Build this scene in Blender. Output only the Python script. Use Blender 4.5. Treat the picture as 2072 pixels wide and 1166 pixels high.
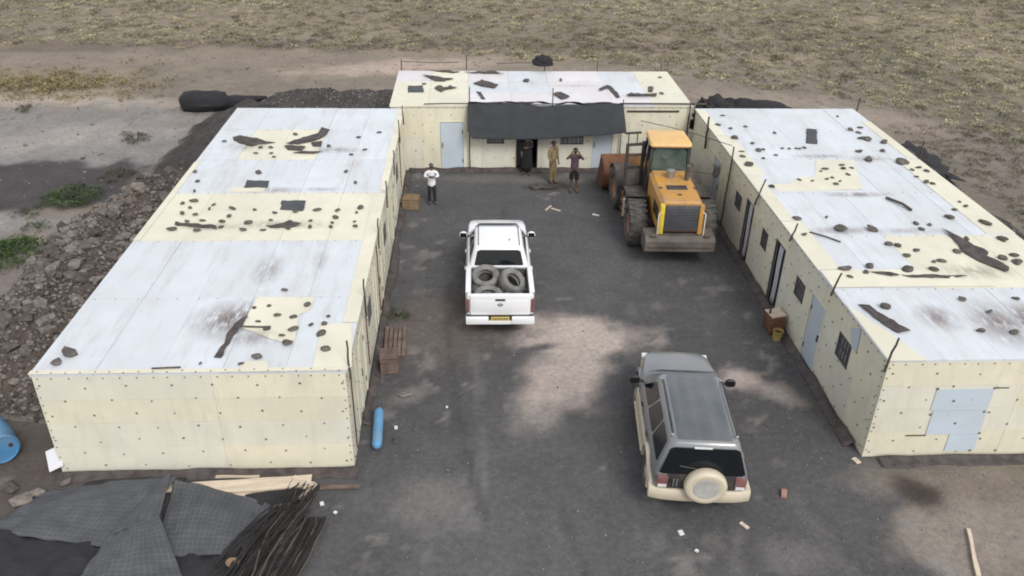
import bpy, bmesh, math, random
import numpy as np
from mathutils import Vector, Matrix

for o in list(bpy.data.objects):
    bpy.data.objects.remove(o, do_unlink=True)
SC = bpy.context.scene
COL = SC.collection
R = math.radians

# ------------------------------------------------------------------ camera, sky, sun, exposure
cam_d = bpy.data.cameras.new('camera')
cam_d.sensor_width = 36.0
cam_d.lens = 29.34
cam_d.clip_end = 3000
cam = bpy.data.objects.new('camera', cam_d)
COL.objects.link(cam)
fw = Vector((0.04732, 0.86800, -0.49430)); rt = Vector((0.99884, -0.04533, 0.01603)); up = Vector((0.00849, 0.49449, 0.86914))
cam.matrix_world = Matrix(((rt.x, up.x, -fw.x, 0), (rt.y, up.y, -fw.y, 0), (rt.z, up.z, -fw.z, 12.1), (0, 0, 0, 1)))
SC.camera = cam

SUN_EL, SUN_AZ = R(44), R(155)          # azimuth clockwise from +y (north)
wd = bpy.data.worlds.new('World'); SC.world = wd; wd.use_nodes = True
wn = wd.node_tree.nodes; wl = wd.node_tree.links; wn.clear()
sky = wn.new('ShaderNodeTexSky'); sky.sky_type = 'NISHITA'; sky.sun_disc = False
sky.sun_elevation = SUN_EL; sky.sun_rotation = SUN_AZ
sky.air_density = 1.0; sky.dust_density = 3.0; sky.ozone_density = 1.0
bg = wn.new('ShaderNodeBackground'); bg.inputs['Strength'].default_value = 0.15
wo = wn.new('ShaderNodeOutputWorld')
hs = wn.new('ShaderNodeHueSaturation'); hs.inputs['Saturation'].default_value = 0.45; wl.new(sky.outputs[0], hs.inputs['Color'])
ov = wn.new('ShaderNodeMix'); ov.data_type = 'RGBA'; ov.inputs['Factor'].default_value = 0.55; wl.new(hs.outputs[0], ov.inputs['A'])
ov.inputs['B'].default_value = (4.5, 4.5, 4.52, 1)          # even overcast veil over the sky
wl.new(ov.outputs['Result'], bg.inputs[0]); wl.new(bg.outputs[0], wo.inputs[0])
sd = bpy.data.lights.new('sun', 'SUN'); sd.energy = 1.2; sd.angle = R(22); sd.color = (1.0, 0.975, 0.945)
so = bpy.data.objects.new('sun', sd); COL.objects.link(so)
sdir = Vector((math.sin(SUN_AZ) * math.cos(SUN_EL), math.cos(SUN_AZ) * math.cos(SUN_EL), math.sin(SUN_EL)))
so.rotation_euler = sdir.to_track_quat('Z', 'Y').to_euler()
so.location = (20, -10, 40)
SC.view_settings.view_transform = 'Standard'; SC.view_settings.look = 'None'
SC.view_settings.gamma = 1.0; SC.view_settings.use_curve_mapping = False
SC.view_settings.exposure = 0.56
SC.render.engine = 'CYCLES'
SC.cycles.max_bounces = 6
SC.cycles.filter_width = 1.9

# ------------------------------------------------------------------ materials
def _n(nt, t, **kw):
    n = nt.nodes.new(t)
    for k, v in kw.items():
        if k in n.inputs: n.inputs[k].default_value = v
        else: setattr(n, k, v)
    return n

def mat(name, base, rough=0.75, metal=0.0, var=0.18, scale=5.0, bump=0.0, bscale=30.0, rnd=0.0, dust=None, spec=0.4, stretch=None, stains=None, coat=0.0, streak=None):
    """procedural material: base colour broken up by two noises, optional dust on upward faces, bump, per-object tint"""
    m = bpy.data.materials.new(name); m.use_nodes = True
    nt = m.node_tree; nt.nodes.clear(); L = nt.links.new
    out = _n(nt, 'ShaderNodeOutputMaterial'); bs = _n(nt, 'ShaderNodeBsdfPrincipled')
    bs.inputs['Roughness'].default_value = rough; bs.inputs['Metallic'].default_value = metal
    bs.inputs['Specular IOR Level'].default_value = spec
    if coat: bs.inputs['Coat Weight'].default_value = coat; bs.inputs['Coat Roughness'].default_value = 0.12
    L(bs.outputs[0], out.inputs[0])
    tc = _n(nt, 'ShaderNodeTexCoord'); mp = _n(nt, 'ShaderNodeMapping')
    L(tc.outputs['Object'], mp.inputs['Vector'])
    if stretch: mp.inputs['Scale'].default_value = stretch
    n1 = _n(nt, 'ShaderNodeTexNoise', Scale=scale, Detail=6.0, Roughness=0.65)
    n2 = _n(nt, 'ShaderNodeTexNoise', Scale=scale * 0.17, Detail=3.0)
    L(mp.outputs[0], n1.inputs['Vector']); L(mp.outputs[0], n2.inputs['Vector'])
    ad = _n(nt, 'ShaderNodeMath', operation='ADD'); L(n1.outputs['Fac'], ad.inputs[0]); L(n2.outputs['Fac'], ad.inputs[1])
    mr = _n(nt, 'ShaderNodeMapRange'); mr.inputs['From Min'].default_value = 0.7; mr.inputs['From Max'].default_value = 1.3
    mr.inputs['To Min'].default_value = 1 - var; mr.inputs['To Max'].default_value = 1 + var
    L(ad.outputs[0], mr.inputs['Value'])
    fac = mr.outputs[0]
    if rnd:
        oi = _n(nt, 'ShaderNodeObjectInfo'); m2 = _n(nt, 'ShaderNodeMapRange')
        m2.inputs['To Min'].default_value = 1 - rnd; m2.inputs['To Max'].default_value = 1 + rnd
        L(oi.outputs['Random'], m2.inputs['Value'])
        mu = _n(nt, 'ShaderNodeMath', operation='MULTIPLY'); L(fac, mu.inputs[0]); L(m2.outputs[0], mu.inputs[1]); fac = mu.outputs[0]
    vm = _n(nt, 'ShaderNodeVectorMath', operation='SCALE'); vm.inputs[0].default_value = base[:3]
    L(fac, vm.inputs['Scale'])
    col = vm.outputs[0]
    if dust:
        dc, da = dust
        ge = _n(nt, 'ShaderNodeNewGeometry'); sx = _n(nt, 'ShaderNodeSeparateXYZ'); L(ge.outputs['Normal'], sx.inputs[0])
        nd = _n(nt, 'ShaderNodeTexNoise', Scale=scale * 0.6, Detail=5.0); L(tc.outputs['Object'], nd.inputs['Vector'])
        ra = _n(nt, 'ShaderNodeMapRange'); ra.inputs['From Min'].default_value = 0.35; ra.inputs['From Max'].default_value = 0.75
        ra.inputs['To Max'].default_value = da; L(nd.outputs['Fac'], ra.inputs['Value'])
        mx = _n(nt, 'ShaderNodeMix', data_type='RGBA'); L(ra.outputs[0], mx.inputs['Factor']); L(col, mx.inputs['A'])
        mx.inputs['B'].default_value = (*dc, 1); col = mx.outputs['Result']
    if streak:
        # faint dirty runs: (colour, amount, mapping scale)
        ge0 = _n(nt, 'ShaderNodeNewGeometry'); mp3 = _n(nt, 'ShaderNodeMapping'); mp3.inputs['Scale'].default_value = streak[2]; L(ge0.outputs['Position'], mp3.inputs['Vector'])
        nk = _n(nt, 'ShaderNodeTexNoise', Scale=1.0, Detail=8.0, Roughness=0.72); L(mp3.outputs[0], nk.inputs['Vector'])
        rk = _n(nt, 'ShaderNodeMapRange'); rk.inputs['From Min'].default_value = 0.5; rk.inputs['From Max'].default_value = 0.78; rk.inputs['To Max'].default_value = streak[1]; L(nk.outputs['Fac'], rk.inputs['Value'])
        mk_ = _n(nt, 'ShaderNodeMix', data_type='RGBA'); L(rk.outputs[0], mk_.inputs['Factor']); L(col, mk_.inputs['A']); mk_.inputs['B'].default_value = (*streak[0], 1); col = mk_.outputs['Result']
    if stains:
        # wind-blown soot and rust smears with a place and shape of their own (world coordinates)
        ge = _n(nt, 'ShaderNodeNewGeometry'); tot = None
        for (cx, cy, rx, ry, st) in stains:
            sb = _n(nt, 'ShaderNodeVectorMath', operation='SUBTRACT'); L(ge.outputs['Position'], sb.inputs[0]); sb.inputs[1].default_value = (cx, cy, 0)
            ml = _n(nt, 'ShaderNodeVectorMath', operation='MULTIPLY'); L(sb.outputs[0], ml.inputs[0]); ml.inputs[1].default_value = (1 / rx, 1 / ry, 0)
            ln = _n(nt, 'ShaderNodeVectorMath', operation='LENGTH'); L(ml.outputs[0], ln.inputs[0])
            rr = _n(nt, 'ShaderNodeMapRange'); rr.inputs['From Min'].default_value = 1.0; rr.inputs['From Max'].default_value = 0.1
            rr.inputs['To Max'].default_value = st; L(ln.outputs['Value'], rr.inputs['Value'])
            if tot is None: tot = rr.outputs[0]
            else:
                mm = _n(nt, 'ShaderNodeMath', operation='MAXIMUM'); L(tot, mm.inputs[0]); L(rr.outputs[0], mm.inputs[1]); tot = mm.outputs[0]
        ns = _n(nt, 'ShaderNodeTexNoise', Scale=3.0, Detail=7.0, Roughness=0.7); mp2 = _n(nt, 'ShaderNodeMapping')
        mp2.inputs['Scale'].default_value = (2.5, 0.7, 1); L(ge.outputs['Position'], mp2.inputs['Vector']); L(mp2.outputs[0], ns.inputs['Vector'])
        rn = _n(nt, 'ShaderNodeMapRange'); rn.inputs['From Min'].default_value = 0.34; rn.inputs['From Max'].default_value = 0.54; L(ns.outputs['Fac'], rn.inputs['Value'])
        mm = _n(nt, 'ShaderNodeMath', operation='MULTIPLY'); L(tot, mm.inputs[0]); L(rn.outputs[0], mm.inputs[1])
        mx = _n(nt, 'ShaderNodeMix', data_type='RGBA'); L(mm.outputs[0], mx.inputs['Factor']); L(col, mx.inputs['A'])
        mx.inputs['B'].default_value = (0.14, 0.10, 0.085, 1); col = mx.outputs['Result']
    L(col, bs.inputs['Base Color'])
    if bump:
        nb = _n(nt, 'ShaderNodeTexNoise', Scale=bscale, Detail=5.0); L(mp.outputs[0], nb.inputs['Vector'])
        bp = _n(nt, 'ShaderNodeBump', Strength=bump, Distance=0.02); L(nb.outputs['Fac'], bp.inputs['Height']); L(bp.outputs[0], bs.inputs['Normal'])
    return m

DUSTC = (0.30, 0.25, 0.20)
M = {}
M['cream'] = mat('cream_panel', (0.67, 0.638, 0.495), 0.6, var=0.07, scale=2.2, rnd=0.05, dust=((0.52, 0.495, 0.42), 0.35), bump=0.05, bscale=9, streak=((0.38, 0.31, 0.21), 0.32, (5, 5, 0.8)))
M['cream_pale'] = mat('pale_cream_panel', (0.65, 0.632, 0.53), 0.6, var=0.06, scale=2.2, rnd=0.05, dust=((0.50, 0.48, 0.42), 0.3), bump=0.05, bscale=9, streak=((0.36, 0.31, 0.24), 0.28, (5, 5, 0.8)))
M['cream_roof'] = mat('cream_roof_sheet', (0.66, 0.635, 0.515), 0.6, var=0.07, scale=2.0, rnd=0.04, dust=((0.48, 0.42, 0.34), 0.25),
                      stains=[(-5.0, 20.4, 1.6, 0.35, 0.6), (-6.9, 20.3, 1.0, 0.25, 0.55), (12.3, 17.4, 1.2, 0.5, 0.6), (-7.3, 26.3, 0.9, 0.5, 0.5), (-4.6, 26.2, 0.9, 0.4, 0.5), (-4.6, 14.9, 0.7, 0.35, 0.6)])
M['blue_roof'] = mat('pale_blue_roof_sheet', (0.585, 0.622, 0.66), 0.5, var=0.05, scale=1.6, rnd=0.04, dust=((0.46, 0.46, 0.45), 0.35), streak=((0.36, 0.33, 0.30), 0.55, (3.2, 0.55, 1)),
                     stains=[(-5.15, 15.6, 1.1, 0.95, 1.0), (-4.6, 14.9, 1.0, 0.4, 0.6), (-4.9, 17.9, 0.45, 0.95, 0.65), (-3.7, 18.2, 0.2, 1.0, 0.35), (-5.8, 22.75, 1.2, 0.3, 0.6), (-4.4, 26.1, 1.0, 0.35, 0.6), (-7.5, 26.4, 0.8, 0.5, 0.5), (-4.4, 22.8, 0.7, 0.2, 0.5),
                             (11.3, 22.15, 1.2, 0.25, 0.8), (11.4, 25.3, 1.1, 0.25, 0.7), (12.9, 25.1, 0.8, 0.4, 0.6), (9.9, 19.75, 1.3, 0.3, 0.6), (11.6, 15.0, 0.8, 1.2, 0.9), (10.3, 15.3, 0.6, 0.7, 0.8), (12.4, 15.2, 0.8, 0.9, 1.0), (11.6, 19.7, 1.5, 0.25, 0.45)])
M['white_roof'] = mat('whitish_roof_sheet', (0.64, 0.63, 0.65), 0.5, var=0.07, scale=1.5, rnd=0.05, dust=((0.55, 0.47, 0.43), 0.4),
                      stains=[(0.5, 33.0, 1.2, 0.5, 0.4), (4.2, 33.2, 1.4, 0.25, 0.4), (-1.3, 31.4, 1.5, 0.25, 0.5), (6.8, 31.8, 1.0, 0.5, 0.5), (-1.4, 33.5, 1.0, 1.0, 0.3)])
M['blue_panel'] = mat('pale_blue_door_sheet', (0.46, 0.53, 0.60), 0.5, var=0.07, scale=2.0, dust=((0.45, 0.44, 0.40), 0.3))
M['void'] = mat('dark_interior', (0.03, 0.028, 0.028), 0.9)
M['earthfloor'] = mat('shed_floor', (0.10, 0.09, 0.08), 0.95)
M['fixing'] = mat('rusty_fixing', (0.17, 0.145, 0.115), 0.8)
M['frame'] = mat('dark_window_steel', (0.10, 0.095, 0.10), 0.55)
M['pane'] = mat('window_pane', (0.33, 0.33, 0.34), 0.3, spec=0.5, var=0.3)
M['curtain'] = mat('grey_curtain_cloth', (0.42, 0.42, 0.45), 0.9, var=0.2, scale=4)
M['darkcloth'] = mat('dark_curtain_cloth', (0.07, 0.065, 0.07), 0.95, var=0.3)
M['stone'] = mat('brown_stone', (0.10, 0.09, 0.077), 0.9, var=0.4, scale=9, bump=0.5, bscale=25, rnd=0.25)
M['rubble'] = mat('bank_stone', (0.138, 0.121, 0.108), 0.92, var=0.45, scale=5, bump=0.5, bscale=18, rnd=0.5)
M['net'] = None
M['wood_dark'] = mat('weathered_pole', (0.075, 0.062, 0.052), 0.85, var=0.3, scale=12)
M['wood_pale'] = mat('pale_plank', (0.50, 0.42, 0.33), 0.8, var=0.22, scale=6, stretch=(1, 8, 8), rnd=0.15)
M['rust'] = mat('rust_iron', (0.125, 0.052, 0.025), 0.85, var=0.4, scale=7, bump=0.3, dust=((0.2,0.13,0.09), 0.35))
M['steel'] = mat('bare_steel', (0.35, 0.35, 0.36), 0.4, metal=0.7, dust=(DUSTC, 0.5))
M['rubber'] = mat('tyre_rubber', (0.055, 0.054, 0.053), 0.85, var=0.25, scale=9, bump=0.3, dust=((0.20, 0.18, 0.16), 0.55))
M['oldrubber'] = mat('dusty_old_tyre', (0.13, 0.13, 0.125), 0.9, var=0.25, scale=9, dust=((0.30, 0.29, 0.27), 0.6))
M['black'] = mat('black_plastic', (0.022, 0.022, 0.023), 0.5, dust=((0.13, 0.115, 0.10), 0.5))
M['scrap'] = mat('black_rubber_scrap', (0.05, 0.042, 0.042), 0.85, var=0.4, scale=8, bump=0.4, dust=((0.16, 0.13, 0.12), 0.5))

def net_mat(name, c1, c2):
    m = bpy.data.materials.new(name); m.use_nodes = True; nt = m.node_tree; L = nt.links.new
    bs = nt.nodes['Principled BSDF']; bs.inputs['Roughness'].default_value = 0.85
    uv = _n(nt, 'ShaderNodeTexCoord')
    w1 = _n(nt, 'ShaderNodeTexWave', Scale=3.1, Distortion=2.6, bands_direction='X'); w2 = _n(nt, 'ShaderNodeTexWave', Scale=3.1, Distortion=2.6, bands_direction='Y')
    L(uv.outputs['UV'], w1.inputs[0]); L(uv.outputs['UV'], w2.inputs[0])
    mxm = _n(nt, 'ShaderNodeMath', operation='MAXIMUM'); L(w1.outputs['Fac'], mxm.inputs[0]); L(w2.outputs['Fac'], mxm.inputs[1])
    rp = _n(nt, 'ShaderNodeMapRange'); rp.inputs['From Min'].default_value = 0.9; L(mxm.outputs[0], rp.inputs['Value']); rp.inputs['To Max'].default_value = 0.45
    nz = _n(nt, 'ShaderNodeTexNoise', Scale=3.0, Detail=6.0); L(uv.outputs['Object'], nz.inputs['Vector'])
    a = _n(nt, 'ShaderNodeMix', data_type='RGBA'); a.inputs['A'].default_value = (*c1, 1); a.inputs['B'].default_value = (*c2, 1)
    ad = _n(nt, 'ShaderNodeMath', operation='MULTIPLY'); L(rp.outputs[0], ad.inputs[0]); L(nz.outputs['Fac'], ad.inputs[1])
    a2 = _n(nt, 'ShaderNodeMath', operation='ADD'); L(ad.outputs[0], a2.inputs[0]); sc = _n(nt, 'ShaderNodeMath', operation='MULTIPLY'); L(nz.outputs['Fac'], sc.inputs[0]); sc.inputs[1].default_value = 0.45; L(sc.outputs[0], a2.inputs[1])
    L(a2.outputs[0], a.inputs['Factor']); L(a.outputs['Result'], bs.inputs['Base Color'])
    nb = _n(nt, 'ShaderNodeTexNoise', Scale=60.0, Detail=3.0); L(uv.outputs['Object'], nb.inputs['Vector'])
    bp = _n(nt, 'ShaderNodeBump', Strength=0.3, Distance=0.01); L(nb.outputs['Fac'], bp.inputs['Height']); L(bp.outputs[0], bs.inputs['Normal'])
    return m
M['net'] = net_mat('black_shade_net', (0.034, 0.037, 0.042), (0.15, 0.158, 0.17))
M['netblack'] = net_mat('black_bundled_net', (0.010, 0.009, 0.011), (0.036, 0.034, 0.038))
M['awning_net'] = net_mat('awning_net', (0.020, 0.023, 0.026), (0.062, 0.068, 0.076))

# ------------------------------------------------------------------ mesh helpers
class MB:
    """collects shapes into one mesh"""
    def __init__(s): s.v = []; s.f = []; s.uv = None
    def add(s, vs, fs):
        o = len(s.v); s.v += [tuple(p) for p in vs]; s.f += [tuple(i + o for i in f) for f in fs]; return s
    def box(s, x0, x1, y0, y1, z0, z1):
        return s.add([(x0, y0, z0), (x1, y0, z0), (x1, y1, z0), (x0, y1, z0), (x0, y0, z1), (x1, y0, z1), (x1, y1, z1), (x0, y1, z1)],
                     [(0, 3, 2, 1), (4, 5, 6, 7), (0, 1, 5, 4), (1, 2, 6, 5), (2, 3, 7, 6), (3, 0, 4, 7)])
    def bbox(s, x0, x1, y0, y1, z0, z1, b=0.02):
        bm = bmesh.new(); bmesh.ops.create_cube(bm, size=1)
        for v in bm.verts: v.co = ((x0 + x1) / 2 + v.co.x * (x1 - x0), (y0 + y1) / 2 + v.co.y * (y1 - y0), (z0 + z1) / 2 + v.co.z * (z1 - z0))
        bmesh.ops.bevel(bm, geom=list(bm.edges), offset=b, segments=2, affect='EDGES', profile=0.6)
        return s.bm(bm)
    def bm(s, bm):
        bm.verts.index_update(); s.add([v.co[:] for v in bm.verts], [[v.index for v in f.verts] for f in bm.faces]); bm.free(); return s
    def tube(s, pts, r, n=8, cap=True):
        pts = [Vector(p) for p in pts]; k = len(pts); rs = r if isinstance(r, (list, tuple)) else [r] * k
        vs = []; fs = []; t0 = (pts[1] - pts[0]).normalized(); a = t0.orthogonal().normalized()
        for i in range(k):
            t = (pts[min(i + 1, k - 1)] - pts[max(i - 1, 0)]).normalized()
            a = (a - t * a.dot(t)).normalized(); b = t.cross(a)
            for j in range(n):
                th = 2 * math.pi * j / n; vs.append(pts[i] + (a * math.cos(th) + b * math.sin(th)) * rs[i])
        for i in range(k - 1):
            for j in range(n): fs.append((i * n + j, i * n + (j + 1) % n, (i + 1) * n + (j + 1) % n, (i + 1) * n + j))
        if cap: fs.append(tuple(range(n - 1, -1, -1))); fs.append(tuple((k - 1) * n + j for j in range(n)))
        return s.add(vs, fs)
    def lathe(s, prof, n=24, mtx=None, closed=False):
        """prof: (radius, height) pairs turned round local z"""
        vs = []; fs = []; k = len(prof)
        for (r, h) in prof:
            for j in range(n):
                th = 2 * math.pi * j / n; p = Vector((r * math.cos(th), r * math.sin(th), h)); vs.append(mtx @ p if mtx else p)
        for i in range(k if closed else k - 1):
            i2 = (i + 1) % k
            for j in range(n): fs.append((i * n + j, i * n + (j + 1) % n, i2 * n + (j + 1) % n, i2 * n + j))
        if not closed:
            if prof[0][0] > 1e-4: fs.append(tuple(range(n - 1, -1, -1)))
            if prof[-1][0] > 1e-4: fs.append(tuple((k - 1) * n + j for j in range(n)))
        return s.add(vs, fs)
    def prism(s, poly, z0, z1):
        """poly (x, y) extruded in z"""
        n = len(poly); ar = sum(poly[i][0] * poly[(i + 1) % n][1] - poly[(i + 1) % n][0] * poly[i][1] for i in range(n))
        if ar < 0: poly = poly[::-1]
        return s.add([(x, y, z0) for x, y in poly] + [(x, y, z1) for x, y in poly],
                     [tuple(range(n - 1, -1, -1)), tuple(range(n, 2 * n))] + [(i, (i + 1) % n, n + (i + 1) % n, n + i) for i in range(n)])
    def extx(s, poly, x0, x1):
        """poly (y, z) extruded in x"""
        n = len(poly); ar = sum(poly[i][0] * poly[(i + 1) % n][1] - poly[(i + 1) % n][0] * poly[i][1] for i in range(n))
        if ar < 0: poly = poly[::-1]
        return s.add([(x0, y, z) for y, z in poly] + [(x1, y, z) for y, z in poly],
                     [tuple(range(n - 1, -1, -1)), tuple(range(n, 2 * n))] + [(i, (i + 1) % n, n + (i + 1) % n, n + i) for i in range(n)])
    def rings(s, rings, cap=True):
        n = len(rings[0]); vs = [p for r in rings for p in r]; fs = []
        for i in range(len(rings) - 1):
            for j in range(n): fs.append((i * n + j, i * n + (j + 1) % n, (i + 1) * n + (j + 1) % n, (i + 1) * n + j))
        if cap: fs.append(tuple(range(n - 1, -1, -1))); fs.append(tuple((len(rings) - 1) * n + j for j in range(n)))
        return s.add(vs, fs)
    def xf(s, mtx): s.v = [tuple(mtx @ Vector(p)) for p in s.v]; return s
    def mesh(s, name, material, smooth=None):
        me = bpy.data.meshes.new(name); me.from_pydata(s.v, [], s.f)
        if material: me.materials.append(material)
        bm = bmesh.new(); bm.from_mesh(me); bmesh.ops.recalc_face_normals(bm, faces=bm.faces); bm.to_mesh(me); bm.free()
        if smooth is not None:
            me.polygons.foreach_set('use_smooth', [True] * len(me.polygons)); me.set_sharp_from_angle(angle=R(smooth))
        me.update(); return me
    def build(s, name, material, parent=None, smooth=None, loc=None, rot=None):
        o = bpy.data.objects.new(name, s.mesh(name, material, smooth)); COL.objects.link(o)
        if parent: o.parent = parent
        if loc: o.location = loc
        if rot: o.rotation_euler = rot
        return o

def tag(o, label=None, cat=None, group=None, kind=None):
    if label: o['label'] = label
    if cat: o['category'] = cat
    if group: o['group'] = group
    if kind: o['kind'] = kind
    return o
def empty(name, loc=(0, 0, 0), rz=0.0, label=None, cat=None, group=None):
    o = bpy.data.objects.new(name, None); o.empty_display_size = 0.2; COL.objects.link(o)
    o.location = loc; o.rotation_euler = (0, 0, rz); return tag(o, label, cat, group)
def link_mesh(name, me, parent=None, loc=(0, 0, 0), rot=(0, 0, 0), scl=(1, 1, 1)):
    o = bpy.data.objects.new(name, me); COL.objects.link(o); o.parent = parent; o.location = loc; o.rotation_euler = rot; o.scale = scl; return o
def boolean(o, cutters):
    """cut closed MB shapes out of an object"""
    for c in cutters:
        me = c.mesh('cutter', None); co = bpy.data.objects.new('cutter', me); COL.objects.link(co); co.parent = o.parent
        md = o.modifiers.new('b', 'BOOLEAN'); md.operation = 'DIFFERENCE'; md.object = co; md.solver = 'EXACT'
        dg = bpy.context.evaluated_depsgraph_get(); me2 = bpy.data.meshes.new_from_object(o.evaluated_get(dg))
        o.modifiers.clear(); o.data = me2; bpy.data.objects.remove(co, do_unlink=True)
    return o
def smooth(o, ang):
    o.data.polygons.foreach_set('use_smooth', [True] * len(o.data.polygons)); o.data.set_sharp_from_angle(angle=R(ang)); return o
ORD = ['first', 'second', 'third', 'fourth', 'fifth', 'sixth', 'seventh', 'eighth', 'ninth', 'tenth', 'eleventh', 'twelfth', 'thirteenth', 'fourteenth', 'fifteenth', 'sixteenth', 'seventeenth', 'eighteenth', 'nineteenth', 'twentieth', 'twenty-first', 'twenty-second', 'twenty-third', 'twenty-fourth']

# ------------------------------------------------------------------ numpy value noise
_rs = np.random.RandomState(7); _T = _rs.rand(256, 256)
def vnoise(x, y, s=1.0, seed=0):
    x = np.asarray(x, float) * s + seed * 17.3; y = np.asarray(y, float) * s + seed * 31.7
    xi = np.floor(x).astype(int); yi = np.floor(y).astype(int); fx = x - xi; fy = y - yi
    fx = fx * fx * (3 - 2 * fx); fy = fy * fy * (3 - 2 * fy)
    g = lambda a, b: _T[a & 255, b & 255]
    return (g(xi, yi) * (1 - fx) + g(xi + 1, yi) * fx) * (1 - fy) + (g(xi, yi + 1) * (1 - fx) + g(xi + 1, yi + 1) * fx) * fy
def fbm(x, y, s=1.0, seed=0, oc=4):
    t = 0; a = 0.5; n = 0
    for i in range(oc): t = t + a * vnoise(x, y, s * 2 ** i, seed + i); n += a; a *= 0.55
    return t / n
def sstep(a, b, v):
    t = np.clip((v - a) / (b - a), 0, 1); return t * t * (3 - 2 * t)

# ================================================================== GROUND
def spans(lst):
    out = []
    for a, b, st in lst: out.append(np.arange(a, b, st))
    return np.concatenate(out)
gx = np.concatenate([-np.geomspace(900, 48, 14), spans([(-46, -17, 0.4), (-17, 21, 0.14), (21, 56, 0.4)]), np.geomspace(57, 900, 14)])
gy = np.concatenate([-np.geomspace(400, 6, 8), spans([(-4, 8, 0.8), (8, 33, 0.14), (33, 82, 0.32)]), np.geomspace(83, 1500, 16)])
X, Y = np.meshgrid(gx, gy)
def blob(cx, cy, rx, ry, rot=0.0, soft=0.5, seed=0, amp=0.5, s=0.9):
    """soft-edged irregular patch, 1 inside"""
    c, sn = math.cos(rot), math.sin(rot); dx = X - cx; dy = Y - cy
    u = (dx * c + dy * sn) / rx; v = (-dx * sn + dy * c) / ry
    d = np.sqrt(u * u + v * v) + (fbm(X, Y, s, seed) - 0.5) * 2 * amp
    return 1 - sstep(1 - soft, 1 + soft, d)
C = np.zeros(X.shape + (3,))
def lay(col, m):
    global C
    C = C * (1 - m[..., None]) + np.array(col) * m[..., None]
big = fbm(X, Y, 0.06, 3); mid = fbm(X, Y, 0.5, 5); fine = fbm(X, Y, 2.5, 9)
C[:] = (0.20, 0.17, 0.132)
lay((0.225, 0.19, 0.145), sstep(0.45, 0.62, big)); lay((0.15, 0.13, 0.102), sstep(0.5, 0.7, fbm(X, Y, 0.11, 21)))
# stony bare belt round the compound, tracks beyond it
bare = 1 - sstep(-1.5, 2.0, np.maximum(np.abs(X - 3) * 0.75 - 14.5, Y - 46.5) + (mid - 0.5) * 6)
lay((0.185, 0.16, 0.13), bare)
lay((0.21, 0.178, 0.145), blob(-18, 47.2, 16, 1.5, 0.02, 0.5, 1)); lay((0.36, 0.29, 0.24), blob(-4.2, 45.6, 5.2, 1.3, 0.25, 0.6, 2))
lay((0.235, 0.20, 0.165), blob(3.5, 41, 7, 4.5, 0.0, 0.7, 15, 0.6)); lay((0.34, 0.29, 0.24), blob(-18, 39.2, 6.5, 0.8, -0.1, 0.6, 3)); lay((0.15, 0.12, 0.10), blob(0, 50.5, 30, 1.0, 0.0, 0.7, 12, 0.7))
lay((0.25, 0.21, 0.175), blob(21.5, 34.8, 7, 1.0, -0.75, 0.6, 4)); lay((0.235, 0.20, 0.165), blob(14.5, 40.2, 5, 1.2, -0.15, 0.6, 14))
lay((0.16, 0.14, 0.12), blob(23, 29, 4.5, 6, 0, 0.6, 16, 0.7))
# pale flat west of the bank, dark washed patch in it
lay((0.20, 0.19, 0.183), blob(-17.5, 33.8, 6.8, 4.6, 0.1, 0.35, 6)); lay((0.27, 0.25, 0.235), blob(-17, 34.5, 4.0, 1.5, 0.3, 0.6, 8, 0.7))
lay((0.068, 0.060, 0.062), blob(-16.2, 28.9, 4.8, 2.5, 0.12, 0.15, 7, 0.4)); lay((0.22, 0.21, 0.20), blob(-16.0, 25.6, 2.6, 1.0, 0.2, 0.4, 18)); lay((0.19, 0.165, 0.15), blob(-14, 22.5, 2.5, 2.5, 0, 0.5, 19))
# the yard: dark crushed stone
yard = 1 - sstep(-0.5, 0.45, np.maximum(np.maximum(X - 8.9 - np.where(Y < 13.4, (13.4 - Y) * 0.2, 0) , -9.3 - X), Y - 37.5) + (mid - 0.5) * 0.8)
yard = np.maximum(yard, (1 - sstep(-0.6, 0.6, np.maximum(X - 9.6 + (12.9 - Y) * 0.9, Y - 13.9) + (mid - 0.5) * 1.6)))
lay((0.08, 0.078, 0.08), np.clip(yard, 0, 1) * (1 - sstep(-10.5, -9.0, -X - 0) * 0))
lay((0.098, 0.097, 0.10), blob(1.6, 24.8, 3.8, 4.5, 0, 0.8, 22, 0.9) * 0.7); lay((0.098, 0.098, 0.10), blob(0.8, 12, 2.8, 2.8, 0.4, 0.8, 23, 0.9) * 0.8)
lay((0.125, 0.104, 0.094), blob(-0.9, 19.1, 1.8, 1.5, 0.2, 0.6, 24, 0.6) * 0.75)
sand = (0.35, 0.30, 0.27)
lay(sand, blob(2.75, 18.6, 1.75, 0.95, -0.1, 0.33, 25, 0.55, 1.5)); lay(sand, blob(2.35, 17.1, 1.0, 1.5, -0.35, 0.45, 26, 0.55, 1.5) * 0.9); lay(sand, blob(1.6, 15.9, 0.55, 1.1, -0.3, 0.6, 27, 0.5, 1.5) * 0.75)
lay((0.085, 0.08, 0.078), blob(1.75, 18.1, 0.55, 0.12, 0.2, 0.6, 28, 0.6, 2))
lay(sand, blob(6.6, 16.6, 0.55, 0.5, -0.3, 0.35, 29, 0.5, 2)); lay(sand, blob(7.35, 16.05, 0.4, 0.3, -0.4, 0.7, 30, 0.5, 2) * 0.7); lay(sand, blob(7.6, 15.7, 0.35, 0.2, -0.4, 0.7, 31, 0.5, 2) * 0.5)
lay((0.16, 0.15, 0.145), blob(-0.75, 12.6, 0.8, 0.7, 0, 0.7, 32, 0.5, 1.6) * 0.8); lay((0.17, 0.16, 0.155), blob(-1.55, 16.1, 0.5, 0.25, 0.5, 0.7, 33, 0.5, 2) * 0.9)
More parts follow.
